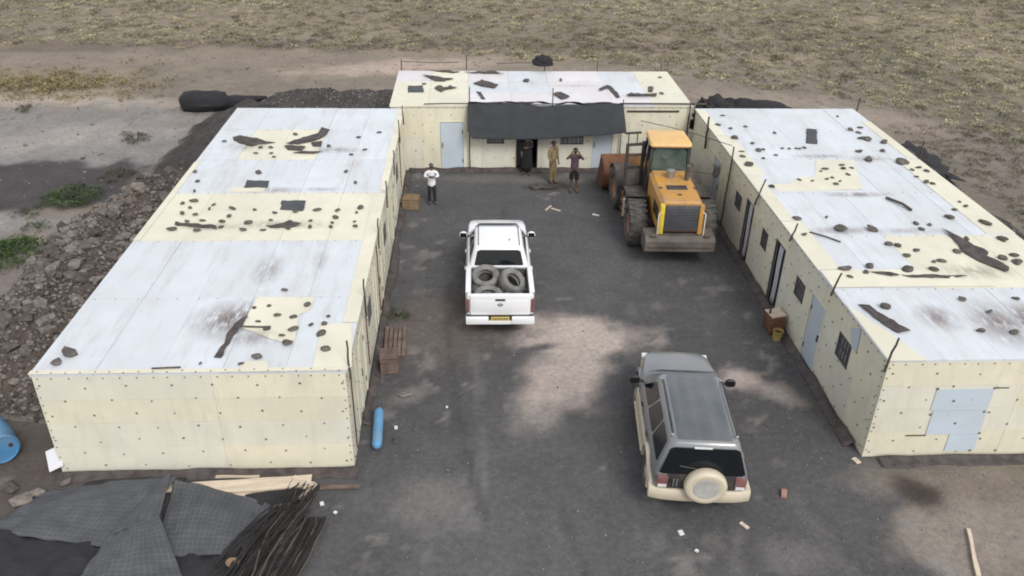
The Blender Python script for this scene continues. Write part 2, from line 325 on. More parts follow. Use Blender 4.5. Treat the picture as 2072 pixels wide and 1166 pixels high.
lay((0.205, 0.178, 0.155), blob(10.1, 11.5, 1.8, 1.0, 0.35, 0.35, 34, 0.5, 1.2)); lay((0.15, 0.142, 0.138), blob(6.0, 10.9, 0.6, 0.4, 0.0, 0.6, 35, 0.6, 1.5) * 0.6); lay((0.17, 0.145, 0.125), blob(10.2, 12.7, 1.8, 0.5, -0.1, 0.6, 36, 0.6, 1.6)); lay((0.055, 0.045, 0.04), blob(9.15, 12.55, 0.35, 0.45, 0.4, 0.6, 37, 0.5, 2))
lay((0.085, 0.07, 0.062), blob(-10.4, 14.2, 2.2, 2.0, 0, 0.5, 38, 0.5)); lay((0.15, 0.14, 0.135), blob(2.2, 29.7, 4.2, 0.35, 0, 0.7, 39, 0.7, 1.6) * 0.6); lay((0.05, 0.043, 0.042), blob(2.6, 28.8, 0.8, 0.3, 0, 0.6, 40, 0.5, 2))
def rut(xa, ya, xb, yb, bow, w=.13, a=.5):
    # worn wheel track from a to b
    t = np.clip((Y - ya) / (yb - ya), 0, 1); xc = xa + (xb - xa) * t + bow * np.sin(np.pi * t); on = sstep(ya - .5, ya + .5, Y) * (1 - sstep(yb - .8, yb + .3, Y))
    return (1 - sstep(w * .5, w * 1.3, np.abs(X - xc) + (fine - .5) * .12)) * on * a * sstep(.42, .6, fbm(X, Y, .9, 57))
for dx in (0, 1.55):
    lay((0.15, 0.142, 0.138), rut(-.6 + dx, 8.5, -.05 + dx, 18.4, .5)); lay((0.055, 0.053, 0.055), rut(1.0 + dx, 8.5, -.4 + dx, 27, -.9, .12, .55)); lay((0.14, 0.132, 0.128), rut(2.4 + dx, 8.5, 3.75 + dx, 12.2, .1)); lay((0.13, 0.124, 0.12), rut(5.2 + dx * 1.4, 9, 5.2 + dx * 1.4, 23, -1.2, .2, .45))
speck = sstep(0.66, 0.74, fbm(X, Y, 2.1, 51, 3)) * np.clip(yard, 0, 1) * sstep(0.4, 0.6, fbm(X, Y, 0.35, 53))
lay((0.20, 0.185, 0.175), speck * 0.65)
C *= (0.86 + 0.28 * mid + 0.0 * fine)[..., None]
inside = np.clip(yard, 0, 1)
far = np.sqrt(X ** 2 + (Y - 25) ** 2)
Z = (1 - inside) * ((fbm(X, Y, 0.35, 61) - 0.5) * 0.28 + (fbm(X, Y, 1.6, 63) - 0.5) * 0.10) * sstep(0, 2, np.maximum(np.maximum(X - 8.6, -9.3 - X), np.maximum(Y - 36, 12.5 - Y)))
Z += (fbm(X, Y, 1.8, 65) - 0.5) * 0.03
Z += sstep(60, 400, far) * (fbm(X, Y, 0.006, 67) - 0.5) * 6
foot = (X > -9) & (X < 15) & (Y > 13.2) & (Y < 36); Z = np.where(foot, np.minimum(Z, -0.004), Z)
nx, ny = len(gx), len(gy)
def grid_mesh(name, X, Y, Z, material, C=None):
    ny, nx = X.shape
    me = bpy.data.meshes.new(name); n = nx * ny
    idx = np.arange(n).reshape(ny, nx)
    q = np.stack([idx[:-1, :-1], idx[:-1, 1:], idx[1:, 1:], idx[1:, :-1]], -1).reshape(-1, 4)
    me.vertices.add(n); me.vertices.foreach_set('co', np.stack([X, Y, Z], -1).astype(np.float32).ravel())
    me.loops.add(q.size); me.loops.foreach_set('vertex_index', q.ravel().astype(np.int32))
    me.polygons.add(len(q)); me.polygons.foreach_set('loop_start', (np.arange(len(q)) * 4).astype(np.int32))
    me.polygons.foreach_set('use_smooth', np.ones(len(q), bool))
    me.update(calc_edges=True); me.validate()
    if C is not None:
        at = me.color_attributes.new('soil', 'FLOAT_COLOR', 'POINT')
        at.data.foreach_set('color', np.concatenate([C.reshape(-1, 3), np.ones((n, 1))], 1).astype(np.float32).ravel())
    if material: me.materials.append(material)
    return me
def soil_mat(name, grain=1.0, bump=0.7):
    m = bpy.data.materials.new(name); m.use_nodes = True; nt = m.node_tree; L = nt.links.new
    bs = nt.nodes['Principled BSDF']; bs.inputs['Roughness'].default_value = 0.95; bs.inputs['Specular IOR Level'].default_value = 0.15
    at = _n(nt, 'ShaderNodeAttribute', attribute_name='soil'); ge = _n(nt, 'ShaderNodeNewGeometry')
    facs = []
    for s, lo, hi, d in ((1.3, 0.80, 1.22, 8), (7.0, 0.70, 1.34, 6), (34.0, 0.72, 1.32, 3)):
        nz = _n(nt, 'ShaderNodeTexNoise', Scale=s, Detail=float(d), Roughness=0.68); L(ge.outputs['Position'], nz.inputs['Vector'])
        mr = _n(nt, 'ShaderNodeMapRange'); mr.inputs['From Min'].default_value = 0.3; mr.inputs['From Max'].default_value = 0.7
        mr.inputs['To Min'].default_value = 1 + (lo - 1) * grain; mr.inputs['To Max'].default_value = 1 + (hi - 1) * grain; L(nz.outputs['Fac'], mr.inputs['Value']); facs.append((mr, nz))
    a = _n(nt, 'ShaderNodeMath', operation='MULTIPLY'); L(facs[0][0].outputs[0], a.inputs[0]); L(facs[1][0].outputs[0], a.inputs[1])
    b = _n(nt, 'ShaderNodeMath', operation='MULTIPLY'); L(a.outputs[0], b.inputs[0]); L(facs[2][0].outputs[0], b.inputs[1])
    # scattered light grit
    vo = _n(nt, 'ShaderNodeTexVoronoi', Scale=11.0); L(ge.outputs['Position'], vo.inputs['Vector'])
    gr = _n(nt, 'ShaderNodeMapRange'); gr.inputs['From Min'].default_value = 0.16; gr.inputs['From Max'].default_value = 0.08; L(vo.outputs['Distance'], gr.inputs['Value']); gr.inputs['To Max'].default_value = 0.55
    gm = _n(nt, 'ShaderNodeTexNoise', Scale=0.9, Detail=3.0); L(ge.outputs['Position'], gm.inputs['Vector'])
    gk = _n(nt, 'ShaderNodeMapRange'); gk.inputs['From Min'].default_value = 0.5; gk.inputs['From Max'].default_value = 0.66; L(gm.outputs['Fac'], gk.inputs['Value'])
    gg = _n(nt, 'ShaderNodeMath', operation='MULTIPLY'); L(gr.outputs[0], gg.inputs[0]); L(gk.outputs[0], gg.inputs[1])
    vs = _n(nt, 'ShaderNodeVectorMath', operation='SCALE'); L(at.outputs['Color'], vs.inputs[0]); L(b.outputs[0], vs.inputs['Scale'])
    mx = _n(nt, 'ShaderNodeMix', data_type='RGBA'); L(gg.outputs[0], mx.inputs['Factor']); L(vs.outputs[0], mx.inputs['A']); mx.inputs['B'].default_value = (0.27, 0.25, 0.23, 1)
    L(mx.outputs['Result'], bs.inputs['Base Color'])
    bp = _n(nt, 'ShaderNodeBump', Strength=bump, Distance=0.05); L(facs[1][1].outputs['Fac'], bp.inputs['Height'])
    bp2 = _n(nt, 'ShaderNodeBump', Strength=bump, Distance=0.015); L(facs[2][1].outputs['Fac'], bp2.inputs['Height']); L(bp.outputs[0], bp2.inputs['Normal']); L(bp2.outputs[0], bs.inputs['Normal'])
    return m
M['soil'] = soil_mat('bare_soil', 0.62, 0.5)
M['bank'] = soil_mat('bank_soil', 1.2, 1.0)
g = link_mesh('ground', grid_mesh('ground', X, Y, Z, M['soil'], C)); tag(g, kind='structure', label='dark crushed stone yard running out into dry brown scrubland')
# height lookup for things standing on open ground
def gz(x, y):
    i = int(np.clip(np.searchsorted(gx, x), 1, nx - 1)); j = int(np.clip(np.searchsorted(gy, y), 1, ny - 1))
    return float(Z[j, i])

# ------------------------------------------------------------------ embankments pushed up round the sheds
def embank(name, x0, x1, y0, y1, hf, cf, label, st=0.16):
    xs = np.arange(x0, x1, st); ys = np.arange(y0, y1, st); EX, EY = np.meshgrid(xs, ys)
    h = hf(EX, EY); CC = cf(EX, EY, h)
    o = link_mesh(name, grid_mesh(name, EX, EY, h, M['bank'], CC)); tag(o, kind='structure', label=label); return o, hf
def edge(EX, EY, x0, x1, y0, y1, s=1.0): return np.minimum(np.minimum(sstep(x0, x0 + s, EX), 1 - sstep(x1 - s, x1, EX)), np.minimum(sstep(y0, y0 + s, EY), 1 - sstep(y1 - s, y1, EY)))
def h_west(x, y):
    x = np.asarray(x, float); y = np.asarray(y, float)
    toe = -13.9 + sstep(26, 30, y) * 1.0 + (fbm(y, y * 0, 0.4, 71) - 0.5) * 1.6 + sstep(27, 36, y) * .5
    up_ = sstep(toe, toe + 2.8, x); dn = 1 - 0.55 * sstep(-9.9, -8.75, x)
    h = up_ * dn * (1.08 + (fbm(x, y, 0.7, 73) - 0.5) * 0.9 + (fbm(x, y, 2.4, 75) - 0.5) * 0.35)
    return h * sstep(15.0, 17.2, y + (x + 10) * 0.15) * (1 - sstep(36.5, 38.6, y)) - 0.06
def c_west(x, y, h):
    c = np.zeros(x.shape + (3,)); c[:] = (0.082, 0.067, 0.058)
    d = sstep(25.0, 27.5, y + (fbm(x, y, 0.5, 77) - 0.5) * 3)[..., None]; c = c * (1 - d) + np.array((0.062, 0.055, 0.054)) * d
    t = blob2(x, y, -12.6, 25.6, 1.2, 2.2, 79)[..., None]; c = c * (1 - t) + np.array((0.27, 0.20, 0.15)) * t
    e = (1 - sstep(0.0, 0.12, h))[..., None]; c = c * (1 - e) + np.array((0.15, 0.132, 0.12)) * e
    return c * (0.8 + 0.4 * fbm(x, y, 1.1, 81))[..., None]
def blob2(x, y, cx, cy, rx, ry, seed): return 1 - sstep(0.5, 1.4, np.sqrt(((x - cx) / rx) ** 2 + ((y - cy) / ry) ** 2) + (fbm(x, y, 0.9, seed) - 0.5))
bank_w, _ = embank('embankment', -15.0, -8.62, 14.6, 39.0, h_west, c_west, 'stony earth bank along the outer side of the left shed')
def h_back(x, y):
    x = np.asarray(x, float); y = np.asarray(y, float)
    return sstep(-10.4, -9.0, x) * (1 - sstep(-3.9, -3.2, x)) * sstep(35.0, 36.8, y) * (1 - sstep(38.5, 41.2, y + (fbm(x, y, 0.6, 83) - 0.5) * 2)) * (0.75 + (fbm(x, y, 1.2, 85) - 0.5) * 0.6) - 0.06
bank_b, _ = embank('embankment', -10.4, -3.05, 34.8, 42.5, h_back, lambda x, y, h: np.zeros(x.shape + (3,)) + np.array((0.062, 0.056, 0.054)) * (0.8 + 0.4 * fbm(x, y, 1.3, 87))[..., None] + np.array((0.09, 0.075, 0.06)) * (1 - sstep(0.05, 0.3, h))[..., None], 'low dark gravel bank behind the far end of the left shed')
def h_east(x, y):
    x = np.asarray(x, float); y = np.asarray(y, float)
    toe = 18.6 + (fbm(y, y * 0, 0.35, 89) - 0.5) * 1.8
    return (1 - sstep(toe - 2.0, toe, x)) * sstep(14.5, 15.4, x) * (0.85 + (fbm(x, y, 0.8, 91) - 0.5) * 0.7) * sstep(15, 17, y) * (1 - sstep(33.5, 37, y)) - 0.06
def c_east(x, y, h):
    c = np.zeros(x.shape + (3,)); c[:] = (0.062, 0.055, 0.053); e = (1 - sstep(0.04, 0.3, h))[..., None]
    return (c * (1 - e) + np.array((0.165, 0.14, 0.118)) * e) * (0.8 + 0.4 * fbm(x, y, 1.2, 93))[..., None]
bank_e, _ = embank('embankment', 14.52, 20.2, 14.5, 37.5, h_east, c_east, 'dark gravel bank along the outer side of the right shed')

# ------------------------------------------------------------------ stones
def rock_mesh(name, seed, material, sub=1, flat=0.62):
    rng = random.Random(seed); bm = bmesh.new(); bmesh.ops.create_icosphere(bm, subdivisions=sub, radius=0.5)
    ax = [Vector((rng.uniform(-1, 1), rng.uniform(-1, 1), rng.uniform(-1, 1))).normalized() for _ in range(7)]; dd = [rng.uniform(0.26, 0.44) for _ in ax]
    for v in bm.verts:
        for a, d in zip(ax, dd):
            t = v.co.dot(a)
            if t > d: v.co -= a * (t - d)
        v.co *= 1 + rng.uniform(-0.07, 0.07); v.co.x *= 1.12; v.co.z *= flat
    b = MB().bm(bm); me = b.mesh(name, material, 38); return me
ROCKS = [rock_mesh('stone', i, M['stone'], 2) for i in range(8)]
RUB = [rock_mesh('stone', 40 + i, M['rubble'], 1, 0.7) for i in range(10)]
rng = random.Random(11)
def west_spot():
    while True:
        y = rng.uniform(15.2, 28.5); x = rng.uniform(-14.3, -8.9)
        if rng.random() < (1 - float(sstep(24.5, 28.5, y)) * 0.85) and float(h_west(x, y)) > 0.02: return x, y
pts = sorted([west_spot() for _ in range(300)], key=lambda p: p[1])
for i, (x, y) in enumerate(pts):
    s = rng.choice([0.18, 0.24, 0.28, 0.34, 0.4, 0.52]) * rng.uniform(0.85, 1.2)
    z = float(h_west(x, y)) + s * 0.12
    link_mesh('stone', RUB[i % 10], bank_w, (x, y, z), (rng.uniform(-.4, .4), rng.uniform(-.4, .4), rng.uniform(0, 6.28)), (s, s * rng.uniform(.7, 1.1), s * rng.uniform(.7, 1.1)))
def scatter(name, parent, meshes, spots, material, label=None, cat=None):
    """many small pieces joined into one mesh"""
    src = []
    for me in meshes:
        v = np.zeros(len(me.vertices) * 3, np.float32); me.vertices.foreach_get('co', v)
        me.calc_loop_triangles(); t = np.zeros(len(me.loop_triangles) * 3, np.int32); me.loop_triangles.foreach_get('vertices', t)
        src.append((v.reshape(-1, 3), t.reshape(-1, 3)))
    VS = []; TS = []; off = 0; CS = []
    for i, (x, y, z, sx, sy, sz, a, tint) in enumerate(spots):
        v, t = src[i % len(src)]; c, s_ = math.cos(a), math.sin(a)
        w = v * np.array((sx, sy, sz), np.float32); w = np.stack([w[:, 0] * c - w[:, 1] * s_ + x, w[:, 0] * s_ + w[:, 1] * c + y, w[:, 2] + z], 1)
        VS.append(w); TS.append(t + off); off += len(w); CS.append(np.repeat(np.array([tint], np.float32), len(w), 0))
    V = np.concatenate(VS); T = np.concatenate(TS); me = bpy.data.meshes.new(name)
    me.vertices.add(len(V)); me.vertices.foreach_set('co', V.astype(np.float32).ravel()); me.loops.add(T.size); me.loops.foreach_set('vertex_index', T.ravel().astype(np.int32))
    me.polygons.add(len(T)); me.polygons.foreach_set('loop_start', (np.arange(len(T)) * 3).astype(np.int32)); me.update(calc_edges=True)
    at = me.color_attributes.new('tint', 'FLOAT_COLOR', 'POINT'); cc = np.concatenate(CS); at.data.foreach_set('color', np.concatenate([cc, np.ones((len(cc), 1), np.float32)], 1).ravel())
    me.materials.append(material); o = link_mesh(name, me, parent); tag(o, label, cat, kind='stuff'); return o
def tint_mat(name, rough=0.92, var=0.25, scale=8, trans=0.0):
    m = bpy.data.materials.new(name); m.use_nodes = True; nt = m.node_tree; L = nt.links.new; bs = nt.nodes['Principled BSDF']; bs.inputs['Roughness'].default_value = rough; bs.inputs['Specular IOR Level'].default_value = 0.2
    at = _n(nt, 'ShaderNodeAttribute', attribute_name='tint'); ge = _n(nt, 'ShaderNodeNewGeometry'); nz = _n(nt, 'ShaderNodeTexNoise', Scale=float(scale), Detail=4.0); L(ge.outputs['Position'], nz.inputs['Vector'])
    mr = _n(nt, 'ShaderNodeMapRange'); mr.inputs['From Min'].default_value = 0.3; mr.inputs['From Max'].default_value = 0.7; mr.inputs['To Min'].default_value = 1 - var; mr.inputs['To Max'].default_value = 1 + var; L(nz.outputs['Fac'], mr.inputs['Value'])
    vs = _n(nt, 'ShaderNodeVectorMath', operation='SCALE'); L(at.outputs['Color'], vs.inputs[0]); L(mr.outputs[0], vs.inputs['Scale']); L(vs.outputs[0], bs.inputs['Base Color']); return m
M['grit'] = tint_mat('loose_grit'); M['leaf'] = tint_mat('dry_leaf', 0.8, 0.2, 3)
LOW = [rock_mesh('pebble', 80 + i, M['grit'], 1, 0.7) for i in range(4)]
sp = []
for i in range(5200):
    x, y = west_spot(); s = rng.uniform(0.04, 0.17); b = rng.uniform(0.045, 0.20); z = float(h_west(x, y)) + s * .1
    sp.append((x, y, z, s, s * rng.uniform(.7, 1.2), s, rng.uniform(0, 6.28), (b, b * 0.87, b * 0.80)))
scatter('small_stones', bank_w, LOW, sp, M['grit'])
sp = []
for i in range(5200):
    x = rng.uniform(-9, 12); y = rng.uniform(9.8, 31)
    if (x < -2.4 or x > 8.4) and y > 13.5: continue
    s = rng.uniform(0.012, 0.045) * (1.6 if rng.random() < .06 else 1); b = rng.uniform(0.05, 0.24); sp.append((x, y, gz(x, y), s, s, s, rng.uniform(0, 6.28), (b, b * .94, b * .9)))
for i in range(2600):
    x = rng.uniform(-22, 27); y = rng.uniform(28, 50)
    if (-9 < x < 15) and y < 36.5: continue
    s = rng.uniform(0.03, 0.12); b = rng.uniform(0.10, 0.26); sp.append((x, y, gz(x, y), s, s, s, rng.uniform(0, 6.28), (b, b * .9, b * .8)))
scatter('loose_grit', None, LOW, sp, M['grit'], 'loose grit and pebbles strewn over the yard and the ground around it', 'gravel')
sp = []
for i in range(1500):
    x = rng.uniform(15, 19.2); y = rng.uniform(16, 36); s = rng.uniform(0.04, 0.15); b = rng.uniform(0.05, 0.2); z = float(h_east(x, y))
    if z > 0: sp.append((x, y, z, s, s, s, rng.uniform(0, 6.28), (b, b * .9, b * .85)))
scatter('small_stones', bank_e, LOW, sp, M['grit'])
sp = []
for i in range(900):
    x = rng.uniform(-10, -3.3); y = rng.uniform(36, 42); s = rng.uniform(0.04, 0.12); b = rng.uniform(0.06, 0.26); z = float(h_back(x, y))
    if z > 0: sp.append((x, y, z, s, s, s, rng.uniform(0, 6.28), (b, b * .92, b * .88)))
scatter('small_stones', bank_b, LOW, sp, M['grit'])

# ------------------------------------------------------------------ scrub on the plain
def tuft_mesh(seed, n=36, r=0.5, h=0.5, leaf=0.11):
    q = random.Random(seed); b = MB()
    for i in range(n):
        a = q.uniform(0, 6.28); rr = r * math.sqrt(q.random()); el = math.sqrt(max(0.05, 1 - (rr / r) ** 2)); zz = h * el * q.uniform(0.25, 1.0)
        c = Vector((rr * math.cos(a), rr * math.sin(a), zz)); d = Vector((math.cos(a) * 0.8 + q.uniform(-.5, .5), math.sin(a) * 0.8 + q.uniform(-.5, .5), q.uniform(0.3, 1.1))).normalized()
        s = d.cross(Vector((q.uniform(-1, 1), q.uniform(-1, 1), 0.3))).normalized(); l = leaf * q.uniform(.7, 1.5); w = leaf * q.uniform(.25, .5)
        b.add([c - d * l * .8, c + s * w, c + d * l, c - s * w], [(0, 1, 2, 3)])
    me = bpy.data.meshes.new('tuft'); me.from_pydata(b.v, [], b.f); return me
TUFT = [tuft_mesh(i) for i in range(7)]
sp = []
def scrub_edge(x):
    return np.interp(x, [-40, -28, -13, -1.5, 5, 12, 18.7, 21.2, 24, 30, 60], [52, 51.3, 49.6, 48.6, 46.5, 44.2, 40.6, 36.6, 33.0, 29, 22])
dens = fbm; k = 0
for i in range(26000):
    x = rng.uniform(-42, 54); y = rng.uniform(30, 74)
    d = float(fbm(x, y, 0.16, 95)); e = float(scrub_edge(x)) + (float(fbm(x, y, 0.3, 97)) - .5) * 4
    if abs(x - 4) > 16 + (y - 22) * 0.62 or y < e: continue
    if rng.random() > 0.35 + 1.1 * d: continue
    s = rng.uniform(0.22, 0.62); t = rng.random(); gq = float(fbm(x, y, 0.09, 99))
    if t < 0.45: c = (0.365, 0.335, 0.21)
    elif t < 0.8: c = (0.235, 0.225, 0.145)
    else: c = (0.12, 0.11, 0.078)
    f = rng.uniform(0.75, 1.2) * (0.5 + 1.0 * gq); sp.append((x, y, gz(x, y) - .02, s * 1.15, s * 1.15, s * rng.uniform(.55, .95), rng.uniform(0, 6.28), (c[0] * f, c[1] * f, c[2] * f)))
for i in range(260):   # yellow grass by the far left track
    x = rng.gauss(-21.5, 2.8); y = rng.gauss(41.9, 1.4); s = rng.uniform(.35, .95); f = rng.uniform(.8, 1.2)
    sp.append((x, y, gz(x, y) - .02, s, s, s * .7, rng.uniform(0, 6.28), (0.225 * f, 0.188 * f, 0.105 * f)))
for i in range(420):   # sparse low plants on the stony belt
    x = rng.uniform(-26, 27); y = rng.uniform(36.5, 50)
    s = rng.uniform(.12, .3); f = rng.uniform(.7, 1.2); sp.append((x, y, gz(x, y) - .02, s, s, s * .6, rng.uniform(0, 6.28), (0.17 * f, 0.15 * f, 0.10 * f)))
for i in range(1500):
    x = rng.uniform(19.0, 30); y = rng.uniform(20, 36)
    s = rng.uniform(.15, .5); f = rng.uniform(.6, 1.1); sp.append((x, y, gz(x, y) - .02, s, s, s * .6, rng.uniform(0, 6.28), (0.16 * f, 0.14 * f, 0.095 * f)))
scatter('scrub', None, TUFT, sp, M['leaf'], 'dry olive and tan scrub covering the plain beyond the compound', 'scrub')

# single green shrubs west of the bank, and one weed by the left shed
def shrub(name, x, y, z, r, h, col, n, label, seed):
    q = random.Random(seed); root = empty(name, (x, y, z), q.uniform(0, 6), label, 'shrub', 'green shrubs')
    sp = []
    for i in range(n):
        a = q.uniform(0, 6.28); rr = r * math.sqrt(q.random()) * .85; s = r * q.uniform(.25, .5); f = q.uniform(.6, 1.35)
        sp.append((rr * math.cos(a), rr * math.sin(a), h * q.uniform(0, .5) * (1 - (rr / r) ** 2), s, s, s * 1.1 * h / r, q.uniform(0, 6.28), tuple(c * f for c in col)))
    o = scatter('foliage', root, TUFT, sp, M['leaf']); del o['kind']
    st = MB()
    for i in range(6):
        a = q.uniform(0, 6.28); st.tube([(0, 0, -.02), (r * .3 * math.cos(a), r * .3 * math.sin(a), h * .4), (r * .6 * math.cos(a + .3), r * .6 * math.sin(a + .3), h * .7)], [.02, .014, .005], 5)
    st.build('stem', M['wood_dark'], root, 60)
GRN = (0.058, 0.09, 0.034)
for (x, y, r, h, c, n, lb) in [(-13.95, 34.0, .62, .5, (0.075, 0.075, 0.05), 26, 'dark round shrub standing alone on the pale flat ground'),
        (-14.1, 27.9, 1.15, .6, GRN, 70, 'low spreading green shrub at the edge of the dark washed patch'),
        (-15.0, 26.5, .6, .35, (0.07, 0.085, 0.045), 26, 'small dull green shrub on the pale strip below the dark patch'),
        (-14.2, 25.4, .5, .4, GRN, 22, 'small green shrub at the foot of the stony bank'),
        (-14.3, 23.4, 1.3, .75, (0.055, 0.10, 0.03), 95, 'largest bright green shrub at the left edge below the others'),
        (-13.3, 30.0, .8, .4, (0.06, 0.075, 0.042), 30, 'flat green shrub against the bank in the dark washed patch'),
        (-20.2, 38.0, .55, .45, (0.085, 0.09, 0.055), 24, 'grey-green shrub on the pale track edge at far left'),
        (-2.05, 19.75, .42, .35, (0.065, 0.09, 0.035), 24, 'green weed growing at the foot of the left shed beside the planks')]:
    zz = gz(x, y) if x > -3 else max(gz(x, y), float(h_west(x, y)) if -15 < x < -8.7 else -1)
    shrub('shrub' if x < -3 else 'weed', x, y, zz, r, h, c, n, lb, int(x * 100 + y))
STONES = {
 'L_back': [(-5.97,27.53,0.18),(-6.52,26.27,0.17),(-6.87,26.27,0.17),(-6.9,25.75,0.18),(-6.41,25.72,0.17),(-6.26,25.4,0.18),(-4.67,26.38,0.18),(-3.81,27.27,0.18),(-3.15,27.75,0.19),(-3.46,26.03,0.18),(-3.85,25.61,0.17),(-8.17,26.82,0.18)],
 'L_mid': [(-3.82,24.11,0.16),(-3.44,23.24,0.16),(-6.45,24.08,0.26),(-8.36,24.13,0.17),(-8.09,23.39,0.19),(-7.97,22.66,0.16)],
 'L_band': [(-7.79,21.94,0.28),(-8.05,21.77,0.16),(-7.77,21.5,0.17),(-7.86,21.1,0.29),(-7.49,21.04,0.17),(-7.18,21.69,0.17),(-7.21,21.4,0.16),(-6.6,21.42,0.29),(-6.56,20.92,0.15),(-5.97,21.34,0.16),(-5.38,21.12,0.16),(-5.39,20.65,0.16),(-4.26,21.3,0.24),(-3.7,21.27,0.18),(-3.68,20.81,0.19),(-3.73,20.48,0.15),(-3.74,20.21,0.17),(-3.09,21.45,0.22),(-3.17,21.14,0.17),(-3.15,20.54,0.13),(-3.09,20.25,0.17),(-4.33,20.62,0.14),(-4.29,20.22,0.19),(-4.84,20.09,0.15),(-5.47,20.04,0.19),(-6.0,20.06,0.23),(-5.95,20.5,0.27),(-6.66,20.56,0.21),(-6.6,20.24,0.22),(-7.2,20.65,0.19),(-7.19,20.06,0.21),(-7.85,20.11,0.28),(-7.59,20.61,0.16),(-4.83,21.18,0.18)],
 'L_front': [(-4.31,16.85,0.18),(-4.83,16.08,0.13),(-4.52,16.16,0.15),(-3.68,16.18,0.22),(-4.25,15.75,0.21),(-4.62,15.5,0.15),(-3.9,15.67,0.21),(-3.15,15.69,0.13),(-3.47,15.36,0.15),(-3.18,15.36,0.14),(-3.82,15.19,0.25),(-3.19,14.97,0.23),(-4.36,15.18,0.18),(-4.0,14.93,0.17),(-3.82,14.63,0.22),(-3.01,14.38,0.24),(-4.35,14.14,0.29),(-4.61,13.91,0.15),(-5.42,13.94,0.1)],
 'R_far': [(9.25,29.46,0.24),(8.79,28.37,0.23),(9.15,28.01,0.23),(9.75,28.19,0.23),(9.02,26.99,0.35),(9.48,26.48,0.21),(9.46,25.75,0.23),(9.67,25.91,0.17),(8.87,25.68,0.23),(8.77,25.21,0.25),(8.75,24.54,0.33),(9.41,25.06,0.16),(9.92,25.36,0.17),(10.34,25.99,0.14),(10.56,25.96,0.17),(10.8,25.99,0.14),(10.9,25.96,0.16),(11.1,26.04,0.17),(10.57,27.51,0.15)],
 'R_farright': [(13.54,29.38,0.22),(13.41,27.87,0.24),(13.87,28.1,0.22),(13.57,27.56,0.22),(13.47,26.98,0.42),(13.6,26.81,0.3),(14.03,26.56,0.29),(12.8,25.67,0.23),(13.64,25.71,0.23),(12.82,24.89,0.33),(13.81,24.67,0.39),(14.12,24.22,0.22),(13.84,24.04,0.22),(14.25,23.91,0.21),(13.71,23.49,0.19),(13.8,23.04,0.24),(13.94,22.91,0.24)],
 'R_patch': [(11.08,24.14,0.24),(10.88,23.95,0.13),(11.75,24.45,0.22),(11.66,24.16,0.22),(11.97,24.21,0.19),(11.63,23.67,0.24),(11.04,23.4,0.16),(10.83,23.31,0.19),(11.17,23.13,0.16),(10.95,22.9,0.16),(10.32,23.16,0.18),(9.95,23.24,0.21),(8.92,22.71,0.2)],
 'R_mid': [(14.06,21.55,0.15),(14.08,21.23,0.2),(13.65,21.03,0.2),(13.22,20.51,0.31),(9.78,20.56,0.19),(9.85,19.78,0.37),(10.71,19.77,0.32),(8.92,20.48,0.28),(8.77,19.48,0.23),(12.08,20.1,0.19),(12.43,20.03,0.19),(12.08,19.77,0.18),(14.04,20.12,0.38),(13.93,19.09,0.23),(13.01,19.17,0.21)],
 'R_near': [(10.76,18.85,0.2),(10.97,18.79,0.24),(10.95,18.24,0.2),(11.34,18.51,0.2),(11.49,17.91,0.15),(11.7,17.93,0.26),(9.08,17.53,0.29),(9.76,17.67,0.27),(9.52,17.37,0.2),(9.04,17.13,0.19),(10.61,17.47,0.27),(11.26,17.46,0.27),(12.37,18.44,0.26),(13.97,19.16,0.29),(13.33,18.04,0.23),(13.73,18.2,0.26),(13.59,17.82,0.25)],
 'R_front': [(9.3,15.74,0.25),(11.23,16.05,0.21),(12.51,16.06,0.21),(11.59,15.52,0.25),(10.94,14.71,0.28),(11.64,14.65,0.22)],
 'B_roof': [(2.27,33.76,0.35),(3.69,33.86,0.24),(7.19,32.72,0.28),(7.91,34.39,0.21),(7.52,32.07,0.23),(-1.87,33.3,0.23)],
}
